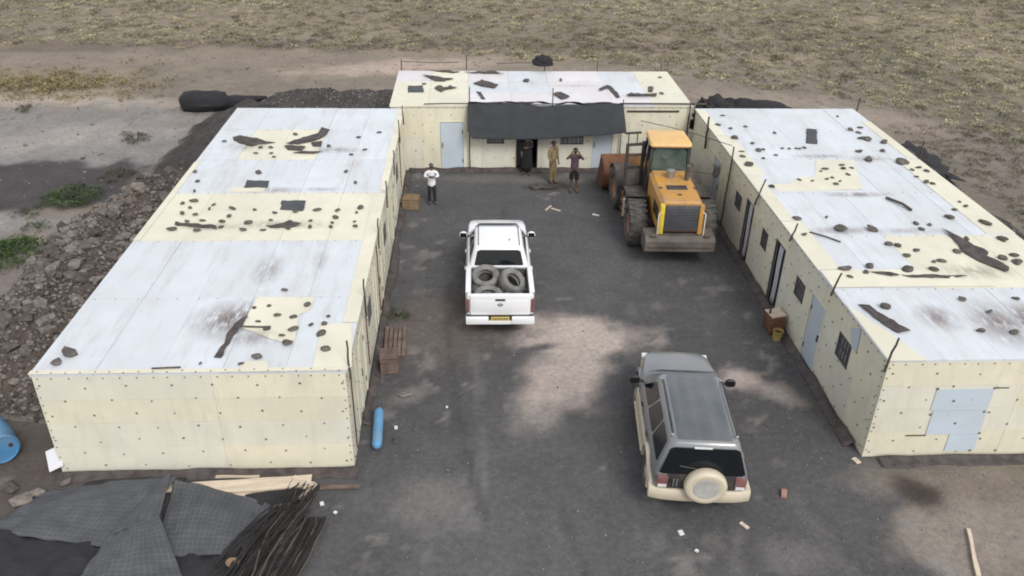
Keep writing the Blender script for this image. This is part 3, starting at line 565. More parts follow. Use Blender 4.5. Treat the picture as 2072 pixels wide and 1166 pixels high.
SCRAPS = {
 'L_net1': [(-6.65,23.46),(-5.99,23.4),(-5.95,22.91),(-6.63,22.91)],
 'L_net2': [(-5.35,21.97),(-4.68,21.94),(-4.63,21.29),(-5.27,21.33)],
 'L_scrapA': [(-7.99,27.24),(-7.79,27.42),(-7.26,27.17),(-6.9,26.85),(-6.44,26.68),(-6.98,26.57),(-7.17,26.34),(-7.5,26.57),(-7.87,26.93)],
 'L_scrapB': [(-6.1,26.61),(-5.64,27.24),(-5.21,27.61),(-5.18,28.2),(-4.87,28.01),(-4.95,27.27),(-5.24,26.85),(-5.71,26.54)],
 'L_scrapC': [(-6.12,26.34),(-5.89,26.48),(-5.41,26.3),(-5.47,25.98),(-5.96,26.01)],
 'L_scrapD': [(-5.31,26.68),(-4.95,26.85),(-4.9,26.34),(-5.21,26.38)],
 'L_scrapE': [(-5.73,25.74),(-5.37,25.9),(-4.74,25.9),(-5.09,25.64)],
 'L_stripF': [(-7.91,20.57),(-7.45,20.48),(-6.72,20.27),(-6.68,20.13),(-7.28,20.25),(-7.82,20.37)],
 'L_stripG': [(-5.45,20.32),(-5.02,20.45),(-4.86,20.63),(-4.55,20.37),(-4.82,20.18),(-5.31,20.2)],
 'L_stripH': [(-4.86,15.68),(-4.96,15.21),(-5.02,14.73),(-5.05,14.12),(-5.22,14.13),(-5.14,14.66),(-5.15,15.06),(-5.01,15.61)],
 'L_creamA': [(-7.37,28.12),(-4.75,28.13),(-4.76,25.23),(-7.09,25.17)],
 'L_creamB': [(-4.86,16.57),(-3.57,16.53),(-3.58,16.01),(-3.8,15.77),(-3.7,14.77),(-3.97,14.7),(-4.27,14.86),(-4.91,15.27),(-4.9,15.89)],
 'L_creamC': [(-3.27,15.36),(-2.61,15.4),(-2.41,13.76),(-3.18,13.76),(-3.21,14.69)],
 'L_creamD': [(-4.58,14.01),(-4.13,14.01),(-4.01,13.69),(-4.64,13.69)],
 'R_net': [(11.88,27.95),(12.22,27.9),(11.67,26.4),(11.32,26.51)],
 'R_board': [(12.63,19.78),(12.72,19.51),(13.14,18.35),(12.97,18.13),(13.21,17.57),(13.03,17.31),(12.63,17.94),(12.51,18.49),(12.62,19.06)],
 'R_stripA': [(9.6,17.37),(9.92,17.36),(10.31,17.24),(10.07,17.14)],
 'R_stripB': [(10.35,17.21),(11.08,17.19),(11.93,17.15),(11.5,17.04),(10.53,17.07)],
 'R_edge': [(8.69,15.86),(8.93,15.79),(9.39,14.74),(9.1,14.64),(8.95,14.99)],
 'R_creamA': [(11.12,24.98),(12.31,24.9),(11.61,22.54),(10.02,22.42),(9.53,23.07),(10.56,23.61)],
 'R_creamB': [(10.85,19.2),(12.54,19.28),(12.98,19.43),(14.6,19.41),(14.61,18.81),(13.81,17.48),(10.53,17.53),(10.62,18.29)],
 'R_creamC': [(8.91,17.43),(13.72,17.71),(13.04,16.58),(8.86,16.68)],
 'B_sq': [(-2.5,33.05),(-1.9,33.06),(-1.83,32.2),(-2.43,32.14)],
 'B_a': [(-2.01,34.51),(-1.59,34.39),(-0.69,34.03),(-1.12,33.66),(-1.43,33.71),(-1.72,34.2)],
 'B_b': [(-1.44,32.66),(-1.27,33.06),(-1.06,32.72),(-0.84,33.07),(-0.53,32.72),(-0.93,32.55),(-1.18,32.21)],
 'B_c': [(0.1,33.37),(0.44,33.92),(0.71,33.56),(1.11,33.26),(0.95,32.68),(0.43,32.96)],
 'B_d': [(0.22,32.27),(0.38,32.16),(0.56,31.29),(0.41,31.29)],
 'B_e': [(5.06,32.54),(5.49,33.19),(5.66,33.02),(5.8,31.55),(5.62,31.44),(5.49,32.78),(5.13,32.37)],
 'B_f': [(6.05,31.66),(6.3,32.16),(6.65,31.88),(7.3,32.0),(7.2,31.67)],
 'B_g': [(7.16,33.03),(7.37,33.06),(7.2,32.28),(7.0,32.28)],
 'B_h': [(3.17,31.96),(3.56,32.19),(3.82,31.53),(3.49,31.21)],
 'B_edge1': [(-1.71,35.75),(-1.51,36.09),(-1.14,35.82),(-0.43,35.57),(-0.71,35.36)],
 'B_edge2': [(-0.28,35.43),(0.9,35.85),(1.41,35.26),(0.64,35.32)],
}

# ================================================================== SHEDS
def subtract(rect, holes):
    rs = [rect]
    for (c, d, e, f) in holes:
        nr = []
        for (a, b, z0, z1) in rs:
            if d <= a or c >= b or f <= z0 or e >= z1: nr.append((a, b, z0, z1)); continue
            if e > z0: nr.append((a, b, z0, e))
            if f < z1: nr.append((a, b, f, z1))
            lo, hi = max(z0, e), min(z1, f)
            if c > a: nr.append((a, c, lo, hi))
            if d < b: nr.append((d, b, lo, hi))
        rs = nr
    return [r for r in rs if r[1] - r[0] > .02 and r[3] - r[2] > .02]
wr = random.Random(5)
FIXM = None
def fixing(b, p, nrm, r=0.03):
    """washer and screw head lying on a face"""
    n = Vector(nrm); q = n.to_track_quat('Z', 'Y').to_matrix().to_4x4(); mt = Matrix.Translation(p) @ q
    b.lathe([(r, 0.0), (r * .9, 0.006), (r * .4, 0.009), (r * .3, 0.018)], 6, mt)
def wall(parent, axis, c, out, a0, a1, h, cols, rows, holes, fx, fixstep=0.8, hang=False):
    ed = [a0 + (a1 - a0) * i / cols for i in range(cols + 1)] if isinstance(cols, int) else cols
    for i in range(len(ed) - 1):
        for j in range(len(rows) - 1):
            for (p, q, z0, z1) in subtract((ed[i], ed[i + 1], rows[j] * h, rows[j + 1] * h), holes):
                pr = wr.uniform(0, .004); g = .0018; b = MB()
                t0, t1 = (c - out * .05, c + out * pr); lo, hi = min(t0, t1), max(t0, t1)
                if axis == 'x': b.box(p + g, q - g, lo, hi, z0 + g, z1 - g)
                else: b.box(lo, hi, p + g, q - g, z0 + g, z1 - g)
                b.build('wall_panel', M['cream_pale' if (j == 0 and wr.random() < .8) or (len(rows) > 3 and j == 1) or wr.random() < .12 else 'cream'], parent)
    nrm = (0, out, 0) if axis == 'x' else (out, 0, 0); cc = c + out * .0075
    n = int((a1 - a0) / fixstep); z = .14; k = 0
    while z < h - .1:
        for i in range(n + 1):
            a = a0 + .12 + (i + (.5 if k % 2 else 0)) * (a1 - a0 - .24) / n + wr.uniform(-.05, .05); zz = z + wr.uniform(-.04, .04)
            if a > a1 - .05 or any(u - .04 < a < v + .04 and e - .04 < zz < f + .04 for u, v, e, f in holes): continue
            fixing(fx, (a, cc, zz) if axis == 'x' else (cc, a, zz), nrm, wr.uniform(.018, .03))
        z += .34; k += 1
    a = a0 + .1
    while a < a1 - .05:
        fixing(fx, (a, cc, h - .05) if axis == 'x' else (cc, a, h - .05), nrm, .018); a += wr.uniform(.24, .36)
    for a in (a0 + .05, a1 - .05):
        z = .2
        while z < h - .1: fixing(fx, (a, cc, z) if axis == 'x' else (cc, a, z), nrm, .018); z += wr.uniform(.18, .3)

def roof(parent, xs, ys, z, pick, fx):
    for j in range(len(ys) - 1):
        for i in range(len(xs) - 1):
            c = pick(i, j); dz = wr.uniform(0, .008); tl = wr.uniform(-.004, .004); g = .002 + wr.uniform(0, .002); b = MB()
            b.box(xs[i] + g, xs[i + 1] - g, ys[j] + g, ys[j + 1] - g, z - .045, z + dz)
            b.v = [(x, y, q + tl * (x - xs[i]) if q > z - .02 else q) for x, y, q in b.v]
            b.build('roof_sheet', M[c], parent)
        y = ys[j + 1] - .05
        for i in range(int((xs[-1] - xs[0]) / .45)):
            fixing(fx, (xs[0] + .2 + i * .45 + wr.uniform(-.05, .05), y, z + .008), (0, 0, 1), .014)
def window(parent, axis, c, out, a0, a1, z0, z1, bars=4):
    """recessed pane with a steel frame and burglar bars"""
    w = empty('window', (0, 0, 0)); w.parent = parent; fr = MB(); t = .035
    def bx(b, p, q, d0, d1, e, f):
        lo, hi = min(c + out * d0, c + out * d1), max(c + out * d0, c + out * d1)
        return b.box(p, q, lo, hi, e, f) if axis == 'x' else b.box(lo, hi, p, q, e, f)
    bx(fr, a0, a1, -.05, .016, z0, z0 + t); bx(fr, a0, a1, -.05, .016, z1 - t, z1); bx(fr, a0, a0 + t, -.05, .013, z0 + t, z1 - t); bx(fr, a1 - t, a1, -.05, .013, z0 + t, z1 - t)
    fr.build('frame', M['frame'], w)
    bx(MB(), a0 + t, a1 - t, -.045, -.04, z0 + t, z1 - t).build('pane', M['pane'], w)
    for i in range(bars):
        a = a0 + t + (a1 - a0 - 2 * t) * (i + .5) / bars; bx(MB(), a - .014, a + .014, -.02, .008, z0 + t, z1 - t).build('bar', M['frame'], w)
    bx(MB(), a0 + t, a1 - t, -.018, .005, (z0 + z1) / 2 - .012, (z0 + z1) / 2 + .012).build('bar', M['frame'], w)
    return w
def door(parent, axis, c, out, a0, a1, z1, m='blue_panel'):
    def bx(b, p, q, d0, d1, e, f):
        lo, hi = min(c + out * d0, c + out * d1), max(c + out * d0, c + out * d1)
        return b.box(p, q, lo, hi, e, f) if axis == 'x' else b.box(lo, hi, p, q, e, f)
    b = MB(); bx(b, a0 + .012, a1 - .012, -.05, -.012, .03, z1 - .012); d = b.build('door', M[m], parent)
    f = MB(); bx(f, a0 - .045, a0, -.02, .014, 0, z1 + .045); bx(f, a1, a1 + .045, -.02, .014, 0, z1 + .045); bx(f, a0, a1, -.02, .014, z1, z1 + .045); f.build('door_frame', M['cream_roof'], parent)
    h = MB(); bx(h, a0 + .06, a0 + .09, -.012, .03, z1 * .48, z1 * .58); h.build('handle', M['frame'], d)
    k = MB()
    for zz in (z1 * .2, z1 * .8): bx(k, a1 - .05, a1 - .012, -.012, .006, zz - .06, zz + .06)
    k.build('hinge', M['frame'], d)
def doorway(parent, axis, c, out, a0, a1, z1, cm='curtain', span=(.25, .8)):
    """open doorway with a hanging curtain"""
    def P(a, d, z): return (a, c + out * d, z) if axis == 'x' else (c + out * d, a, z)
    def bx(b, p, q, d0, d1, e, f):
        lo, hi = min(c + out * d0, c + out * d1), max(c + out * d0, c + out * d1)
        return b.box(p, q, lo, hi, e, f) if axis == 'x' else b.box(lo, hi, p, q, e, f)
    f = MB(); bx(f, a0 - .03, a0, -.04, .016, 0, z1 + .03); bx(f, a1, a1 + .03, -.04, .016, 0, z1 + .03); bx(f, a0, a1, -.04, .016, z1, z1 + .03); f.build('door_frame', M['frame'], parent)
    n, m_ = 26, 10; b = MB(); vs = []; s0, s1 = a0 + (a1 - a0) * span[0], a0 + (a1 - a0) * span[1]
    for j in range(m_ + 1):
        for i in range(n + 1):
            t = i / n; z = z1 - .03 - (z1 - .12) * j / m_; vs.append(P(s0 + (s1 - s0) * t + .02 * math.sin(j * .7), -.03 + .03 * math.sin(t * 22 + j * .15) * (0.4 + .6 * j / m_) - .01, z))
    b.add(vs, [(j * (n + 1) + i, j * (n + 1) + i + 1, (j + 1) * (n + 1) + i + 1, (j + 1) * (n + 1) + i) for j in range(m_) for i in range(n)])
    o = b.build('curtain', M[cm], parent, 70); md = o.modifiers.new('t', 'SOLIDIFY'); md.thickness = .006

LX0, LX1, LY0, LY1, LH = -8.58, -2.53, 13.65, 30.45, 2.43
RX0, RX1, RY0, RY1, RH = 8.47, 14.48, 13.67, 30.30, 2.49
BX0, BX1, BY0, BY1, BH = -2.99, 8.37, 30.56, 35.3, 2.53
lin = lambda a, b, n: [a + (b - a) * i / n for i in range(n + 1)]
def patch(parent, poly, z, m='cream_roof', name='roof_patch', th=.008):
    MB().prism(poly, z, z + th).build(name, M[m], parent)
def hem(parent, pts_, z0):
    """crumpled dark strip skirting the foot of a wall"""
    pass

# ---- left shed
shed_l = empty('long_shed', (0, 0, 0), 0, 'long low cream panel shed on the left with a pale blue and cream roof', 'shed')
fx = MB()
wall(shed_l, 'x', LY0, -1, LX0, LX1, LH, [LX0, (LX0 + LX1) / 2 + .4, LX1], [0, .27, .52, .76, 1], [], fx, .85)
wall(shed_l, 'x', LY1, 1, LX0, LX1, LH, lin(LX0, LX1, 5), [0, .52, 1], [], fx, 1.2)
wall(shed_l, 'y', LX0, -1, LY0 + .05, LY1 - .05, LH, 14, [0, .52, 1], [], fx, 1.2)
lh = [(15.6, 16.35, 0, 1.9), (17.3, 17.95, 1.2, 1.75), (19.9, 20.65, 0, 1.9), (21.6, 22.25, 1.2, 1.75), (24.6, 25.35, 0, 1.9), (26.3, 26.95, 1.2, 1.75)]
wall(shed_l, 'y', LX1, 1, LY0 + .05, LY1 - .05, LH, 24, [0, .52, 1], lh, fx, .8)
for (a, b_, e, f) in lh:
    if e > 0: window(shed_l, 'y', LX1, 1, a, b_, e, f)
    else: door(shed_l, 'y', LX1, 1, a, b_, f, 'cream')
# battens and drips running down the yard-side wall
for i in range(30):
    y = LY0 + .5 + i * .55 + wr.uniform(-.1, .1)
    if any(a - .1 < y < b_ + .1 for a, b_, e, f in lh): continue
    MB().box(LX1 + .008, LX1 + .03, y, y + .035, .1 + wr.uniform(0, .5), LH - wr.uniform(.02, .5)).build('batten', M['rust'] if i % 5 == 0 else M['cream'], shed_l)
lys = [13.645, 16.57, 19.46, 22.55, 25.2, 28.1, 30.5]; lxs = lin(LX0 - .04, LX1 + .04, 5)
def pick_l(i, j):
    if j == 2: return 'cream_roof'
    if j == 4 and i in (1, 2): return 'cream_roof'
    return 'blue_roof'
roof(shed_l, lxs, lys, LH + .045, pick_l, fx)
ZL = LH + .055
for k in ('L_creamB', 'L_creamC', 'L_creamD'): patch(shed_l, SCRAPS[k], ZL)
patch(shed_l, [(-7.0, 22.62), (-6.0, 22.62), (-6.0, 22.95), (-6.95, 22.95)], ZL)
MB().box(LX1 - .28, LX1 + .05, 15.45, 22.5, ZL, ZL + .006).build('edge_strip', M['cream_roof'], shed_l)
MB().box(LX1 - .16, LX1 + .05, 22.7, 30.3, ZL, ZL + .006).build('edge_strip', M['cream_roof'], shed_l)
MB().box(LX0 - .05, LX0 + .12, 19.5, 25.0, ZL, ZL + .006).build('edge_strip', M['cream_roof'], shed_l)
MB().box(LX0 - .05, LX1 + .05, LY0 - .012, LY0 + .12, ZL + .008, ZL + .014).build('edge_strip', M['cream_roof'], shed_l)
for i in range(22): fixing(fx, (LX0 + .1 + i * .278, LY0 + .03 + wr.uniform(-.04, .04), ZL + .014), (0, 0, 1), .02)
tag(fx.build('fixings', M['fixing'], shed_l), kind='stuff')
MB().box(LX0 + .06, LX1 - .06, LY0 + .06, LY1 - .06, .004, .02).build('floor', M['earthfloor'], shed_l)

# ---- right shed
shed_r = empty('long_shed', (0, 0, 0), 0, 'long low cream panel shed on the right with windows and doorways facing the yard', 'shed')
fx = MB()
wall(shed_r, 'x', RY0, -1, RX0, RX1, RH, [RX0, (RX0 + RX1) / 2, RX1], [0, .27, .52, .76, 1], [], fx, .95)
wall(shed_r, 'x', RY1, 1, RX0, RX1, RH, lin(RX0, RX1, 5), [0, .52, 1], [], fx, 1.4)
wall(shed_r, 'y', RX1, 1, RY0 + .05, RY1 - .05, RH, 14, [0, .52, 1], [], fx, 1.4)
rw = [(15.2, 15.87, 1.23, 1.85), (18.1, 18.72, 1.23, 1.76), (21.12, 21.62, 1.2, 1.75), (23.78, 24.38, 1.25, 1.75)]
rd = [(16.8, 17.6, 0, 1.85, 'door'), (19.75, 20.45, 0, 1.93, 'way'), (22.6, 23.25, 0, 1.93, 'way'), (26.3, 27.1, 0, 1.9, 'door')]
wall(shed_r, 'y', RX0, -1, RY0 + .05, RY1 - .05, RH, 15, [0, .52, 1], rw + [d[:4] for d in rd], fx, .7)
for (a, b_, e, f) in rw: window(shed_r, 'y', RX0, -1, a, b_, e, f)
for (a, b_, e, f, k) in rd:
    if k == 'door': door(shed_r, 'y', RX0, -1, a, b_, f)
    else: doorway(shed_r, 'y', RX0, -1, a, b_, f, 'curtain', (.3, .72))
MB().add([(RX0 - .010, 14.95, 1.9), (RX0 - .010, 15.18, 1.82), (RX0 - .010, 15.46, 2.2), (RX0 - .010, 15.0, 2.47)], [(0, 1, 2, 3)]).add([(RX0 - .016, 14.95, 1.9), (RX0 - .016, 15.18, 1.82), (RX0 - .016, 15.46, 2.2), (RX0 - .016, 15.0, 2.47)], [(0, 1, 2, 3)]).build('wall_patch', M['blue_panel'], shed_r)
for nm, (x0, x1, z0, z1) in {'up': (9.66, 10.9, 1.25, 1.8), 'mid': (9.73, 10.92, .6, 1.245), 'low': (10.27, 10.93, .13, .595)}.items():
    MB().box(x0, x1, RY0 - .018, RY0 - .0085, z0, z1).build('wall_patch', M['blue_panel'], shed_r)
MB().box(9.3, 9.74, RY0 - .022, RY0 - .0085, .565, .59).build('batten', M['wood_dark'], shed_r)
MB().box(10.88, 11.2, RY0 - .022, RY0 - .0085, 1.81, 1.83).build('batten', M['wood_dark'], shed_r)
for p in ((9.67, 1.82), (10.9, 1.82), (10.1, 1.5), (9.7, 1.15), (10.85, 1.2), (10.3, .9), (10.92, .62), (10.85, .14)): fixing(fx, (p[0], RY0 - .02, p[1]), (0, -1, 0), .035)
rys = [13.665, 16.6, 19.42, 22.3, 25.05, 27.8, 30.35]; rxs = lin(RX0 - .04, RX1 + .04, 5)
def pick_r(i, j):
    if j == 1 and i >= 2: return 'cream_roof'
    return 'blue_roof'
roof(shed_r, rxs, rys, RH + .045, pick_r, fx)
ZR = RH + .055
patch(shed_r, SCRAPS['R_creamA'], ZR)
patch(shed_r, [(8.45, 16.66), (12.4, 16.66), (12.4, 17.5), (8.45, 17.5)], ZR + .01)
patch(shed_r, [(8.45, 13.64), (9.25, 13.64), (9.0, 14.5), (8.45, 15.9)], ZR)
for (x0, x1, y0, y1) in [(RX0 - .05, RX0 + .52, 17.55, 20.3), (RX0 - .05, RX0 + .36, 20.35, 23.6), (RX0 - .05, RX0 + .55, 23.65, 27.2), (RX0 - .05, RX0 + .3, 27.25, 30.2), (9.0, 10.05, 22.42, 22.95), (RX1 - .75, RX1 + .05, 19.5, 25.0), (RX1 - .3, RX1 + .05, 25.1, 28.8), (10.0, 11.0, 23.1, 23.5)]:
    MB().box(x0, x1, y0, y1, ZR, ZR + .007).build('edge_strip', M['cream_roof'], shed_r)
tag(fx.build('fixings', M['fixing'], shed_r), kind='stuff')
MB().box(RX0 + .06, RX1 - .06, RY0 + .06, RY1 - .06, .004, .02).build('floor', M['earthfloor'], shed_r)

# ---- shed across the far end
shed_b = empty('end_shed', (0, 0, 0), 0, 'cream panel shed across the far end of the yard with a black awning', 'shed')
fx = MB()
bw = [(.6, 1.26, 1.08, 1.62), (3.43, 4.31, 1.05, 1.62)]; bd = [(-1.17, -.3, 0, 1.93, 'door'), (1.75, 2.53, 0, 1.93, 'way'), (4.67, 5.43, 0, 1.93, 'door')]
wall(shed_b, 'x', BY0, -1, BX0, BX1, BH, 10, [0, .52, 1], bw + [d[:4] for d in bd], fx, .7)
wall(shed_b, 'x', BY1, 1, BX0, BX1, BH, 10, [0, .52, 1], [], fx, 1.4)
wall(shed_b, 'y', BX0, -1, BY0 + .05, BY1 - .05, BH, 4, [0, .52, 1], [], fx, .9); wall(shed_b, 'y', BX1, 1, BY0 + .05, BY1 - .05, BH, 4, [0, .52, 1], [], fx, .9)
for (a, b_, e, f) in bw: window(shed_b, 'x', BY0, -1, a, b_, e, f, 5)
for (a, b_, e, f, k) in bd:
    if k == 'door': door(shed_b, 'x', BY0, -1, a, b_, f)
    else: doorway(shed_b, 'x', BY0, -1, a, b_, f, 'darkcloth', (.0, .5))
bxs = [BX0 - .04, -1.6, -.1, 1.55, 3.15, 5.4, 6.9, BX1 + .04]; bys = [BY0 - .05, 32.1, 33.7, BY1 + .05]
PB = [[0, 0, 1, 1, 1, 1, 0], [0, 0, 2, 2, 1, 2, 0], [1, 0, 1, 2, 1, 2, 0]]
roof(shed_b, bxs, bys, BH + .045, lambda i, j: ('cream_roof', 'white_roof', 'blue_roof')[PB[j][i]], fx)
ZB = BH + .055
MB().box(5.9, 7.9, BY0 - .022, BY0 - .009, 2.32, 2.4).build('batten', M['wood_dark'], shed_b)
tag(fx.build('fixings', M['fixing'], shed_b), kind='stuff')
MB().box(BX0 + .06, BX1 - .06, BY0 + .06, BY1 - .06, .004, .02).build('floor', M['earthfloor'], shed_b)

# dark crumpled strip along the foot of the two near end walls
def skirt(x0, x1, y, label, seed):
    n = 60; q = random.Random(seed); vs = []; prof = [(0, .07), (.04, .05), (.10, .02), (.20, .008), (.26, .003)]
    for i in range(n + 1):
        x = x0 + (x1 - x0) * i / n; w = .75 + .6 * float(vnoise(x, seed, 1.3)); hh = .6 + .9 * float(vnoise(x, seed + 5, 2.1))
        for (d, z) in prof: vs.append((x, y - .012 - d * w, max(z * hh, .003) + .006 * q.random()))
    k = len(prof); b = MB().add(vs, [(i * k + j, (i + 1) * k + j, (i + 1) * k + j + 1, i * k + j + 1) for i in range(n) for j in range(k - 1)])
    o = b.build('foot_strip', M['scrap'], None, 50); md = o.modifiers.new('t', 'SOLIDIFY'); md.thickness = .004; tag(o, label, 'sheet', 'dark strips along wall feet')
skirt(LX0 - .05, LX1 + .1, LY0 - .06, 'dark crumpled strip along the foot of the left shed front wall', 3)
skirt(RX0 + .3, RX1, RY0 - .06, 'dark crumpled strip along the foot of the right shed end wall', 8)
def skirt_y(x, out, y0, y1, label, seed):  # same dark crumpled strip for the walls running along y
    n = 110; vs = []; prof = [(0, .10), (.05, .085), (.12, .03), (.2, .008)]
    for i in range(n + 1):
        y = y0 + (y1 - y0) * i / n; w = .6 + .8 * float(vnoise(y, seed, 1.2)); hh = .6 + .9 * float(vnoise(y, seed + 4, 2.0))
        for (d, z) in prof: vs.append((x + out * (.035 + d * w), y, max(z * hh, .004)))
    k = len(prof); b = MB().add(vs, [(i * k + j, (i + 1) * k + j, (i + 1) * k + j + 1, i * k + j + 1) for i in range(n) for j in range(k - 1)])
    o = b.build('foot_strip', M['scrap'], None, 50); md = o.modifiers.new('t', 'SOLIDIFY'); md.thickness = .004; tag(o, label, 'sheet', 'dark strips along wall feet')
skirt_y(LX1, 1, 15, 30.3, 'dark crumpled strip along the foot of the left shed yard wall', 13)
skirt_y(RX0, -1, 14, 30.2, 'dark crumpled strip along the foot of the right shed yard wall', 17)
o_ = MB(); vs = []  # dark crumpled strip along the far shed front
for i in range(81):
    x = -2.4 + 10.7 * i / 80; w = .7 + .6 * float(vnoise(x, 3, 1.5))
    for (d, z) in [(0, .11), (.06, .09), (.14, .02), (.22, .006)]: vs.append((x, BY0 - .035 - d * w, z * (.7 + .6 * float(vnoise(x, 9, 2.)))))
o_.add(vs, [(i * 4 + j, (i + 1) * 4 + j, (i + 1) * 4 + j + 1, i * 4 + j + 1) for i in range(80) for j in range(3)])
o_ = o_.build('foot_strip', M['scrap'], None, 50); o_.modifiers.new('t', 'SOLIDIFY').thickness = .004; tag(o_, 'dark crumpled strip along the foot of the far shed front wall', 'sheet', 'dark strips along wall feet')

# ------------------------------------------------------------------ stones lying on the roofs
AREA = {'L_back': ('on left shed roof, rear cream patch', ZL), 'L_mid': ('on left shed roof, middle blue sheets', ZL), 'L_bandA': ('on left shed roof, back rows of cream band', ZL),
        'L_bandB': ('on left shed roof, front rows of cream band', ZL), 'L_front': ('around left shed roof near cream patch', ZL),
        'R_far': ('on right shed roof, far yard side', ZR), 'R_farright': ('on right shed roof, far outer edge', ZR), 'R_patch': ('on right shed roof, middle cream patch', ZR),
        'R_mid': ('on right shed roof, just beyond cream band', ZR), 'R_near': ('on right shed roof, cream band', ZR), 'R_front': ('on right shed roof, nearest blue sheets', ZR), 'B_roof': ('on the far shed roof', ZB)}
ST = dict(STONES); bd_ = ST.pop('L_band'); ST['L_bandA'] = [p for p in bd_ if p[1] > 20.9]; ST['L_bandB'] = [p for p in bd_ if p[1] <= 20.9]
sr = random.Random(21)
for k, lst in ST.items():
    d, z = AREA[k]
    for i, (x, y, s) in enumerate(sorted(lst)):
        s *= .97; a = sr.uniform(0, 6.28); zs = sr.uniform(.35, .95); s *= sr.uniform(.82, 1.12)
        o = link_mesh('stone', ROCKS[sr.randrange(8)], None, (x, y, z + .01 + s * zs * .16), (sr.uniform(-.15, .15), sr.uniform(-.15, .15), a), (s, s * sr.uniform(.5, 1.05), s * zs))
        tag(o, f'{ORD[i]} brown stone from left {d}', 'stone', 'stones weighing down the roofs')
o = link_mesh('stone', RUB[3], None, (-8.12, 14.32, ZL + .05), (.1, .1, .9), (.28, .52, .18)); tag(o, 'big grey stone slab on the near left corner of the left shed roof', 'stone', 'stones weighing down the roofs')
o = link_mesh('stone', RUB[5], None, (-8.24, 14.0, ZL + .05), (.1, .1, .2), (.22, .3, .16)); tag(o, 'smaller grey stone in front of the big slab on the left shed roof corner', 'stone', 'stones weighing down the roofs')

# ------------------------------------------------------------------ black scraps of rubber and net on the roofs
def scrap(poly, z, label, name='rubber_scrap', m='scrap', seed=0, hgt=.045):
    bm = bmesh.new(); vs = [bm.verts.new((x, y, 0)) for x, y in poly]; f = bm.faces.new(vs); bmesh.ops.triangulate(bm, faces=[f])
    for it in range(3): bmesh.ops.subdivide_edges(bm, edges=[e for e in bm.edges if e.calc_length() > .09], cuts=1, use_grid_fill=False); bmesh.ops.triangulate(bm, faces=bm.faces)
    for v in bm.verts: v.co.z = z + .012 + hgt * float(vnoise(v.co.x, v.co.y, 4.5, seed)); v.co.x += .05 * (float(vnoise(v.co.x, v.co.y, 7, seed + 3)) - .5); v.co.y += .06 * (float(vnoise(v.co.x, v.co.y, 7, seed + 6)) - .5)
    o = MB().bm(bm).build(name, M[m], None, 40); md = o.modifiers.new('t', 'SOLIDIFY'); md.thickness = .01; tag(o, label, 'scrap', 'black scraps on the roofs'); return o
SL = [('L_net1', 'L', 'square of dark net on the blue sheets halfway along the left shed roof', 'net_square'), ('L_net2', 'L', 'dark square of net on the cream band of the left shed roof', 'net_square'),
      ('L_scrapA', 'L', 'long twisted black scrap left on the left shed rear cream patch', 'rubber_scrap'), ('L_scrapB', 'L', 'hooked black scrap on the left shed rear cream patch', 'rubber_scrap'),
      ('L_scrapC', 'L', 'small black scrap just below the hooked one on the left shed roof', 'rubber_scrap'), ('L_scrapD', 'L', 'square black scrap right below the hooked one on the left shed roof', 'rubber_scrap'), ('L_scrapE', 'L', 'thin black strip at the front of the rear cream patch, left shed roof', 'rubber_scrap'),
      ('L_stripF', 'L', 'long black strip lying at the left among the stones of the cream band', 'rubber_scrap'), ('L_stripG', 'L', 'sooty black strip lying right of centre in the cream band', 'rubber_scrap'), ('L_stripH', 'L', 'black strip running down the near end of the left shed roof', 'rubber_scrap'),
      ('R_net', 'R', 'dark rectangle of net on the far part of the right shed roof', 'net_square'), ('R_board', 'R', 'long bent black sheet across the outer part of the right shed cream band', 'rubber_scrap'), ('R_stripA', 'R', 'short black strip at the yard side of the right shed cream band', 'rubber_scrap'), ('R_stripB', 'R', 'long thin black strip along the front of the right shed cream band', 'rubber_scrap'), ('R_edge', 'R', 'black strip along the near yard-side edge of the right shed roof', 'rubber_scrap'),
      ('B_sq', 'B', 'grey square of net at the left end of the far shed roof', 'net_square'), ('B_a', 'B', 'arrow-shaped black scrap near the back left of the far shed roof', 'rubber_scrap'), ('B_b', 'B', 'two-lobed black scrap right of the grey square on the far shed roof', 'rubber_scrap'), ('B_c', 'B', 'star-shaped dark scrap left of the middle of the far shed roof', 'rubber_scrap'), ('B_d', 'B', 'dark rag above the left end of the awning on the far shed roof', 'rubber_scrap'),
      ('B_e', 'B', 'bent black strip above the awning right end, far shed roof', 'rubber_scrap'), ('B_f', 'B', 'long black scrap at the right front of the far shed roof', 'rubber_scrap'), ('B_g', 'B', 'small grey square at the right end of the far shed roof', 'net_square'), ('B_h', 'B', 'black rag over the middle of the awning top on the far shed roof', 'rubber_scrap'),
      ('B_edge1', 'B', 'black sheet hanging over the back edge of the far shed roof, left', 'rubber_scrap'), ('B_edge2', 'B', 'long black sheet at the back edge of the far shed roof, centre left', 'rubber_scrap')]
for i, (k, b_, lb, nm) in enumerate(SL):
    po = SCRAPS[k]
    if 'edge' in k and b_ == 'B': po = [(x, min(y - .45, BY1 - .02)) for x, y in po]
    scrap(po, {'L': ZL, 'R': ZR, 'B': ZB}[b_], lb, nm, 'net' if nm == 'net_square' else 'scrap', i, .02 if nm == 'net_square' else .06)
def stick(name, pts_, r, label, m='wood_dark', group='poles and sticks', cat='stick'):
    return tag(MB().tube(pts_, r, 7).build(name, M[m], None, 60), label, cat, group)
stick('stick', [(8.95, 19.6, ZR + .03), (9.3, 19.3, ZR + .03), (9.55, 19.0, ZR + .03)], .02, 'thin dark stick lying near the yard edge of the right shed roof')
stick('stick', [(12.0, 21.8, ZR + .05), (12.25, 21.3, ZR + .07), (12.35, 20.95, ZR + .04)], .04, 'short thick dark stick in the middle of the right shed roof')
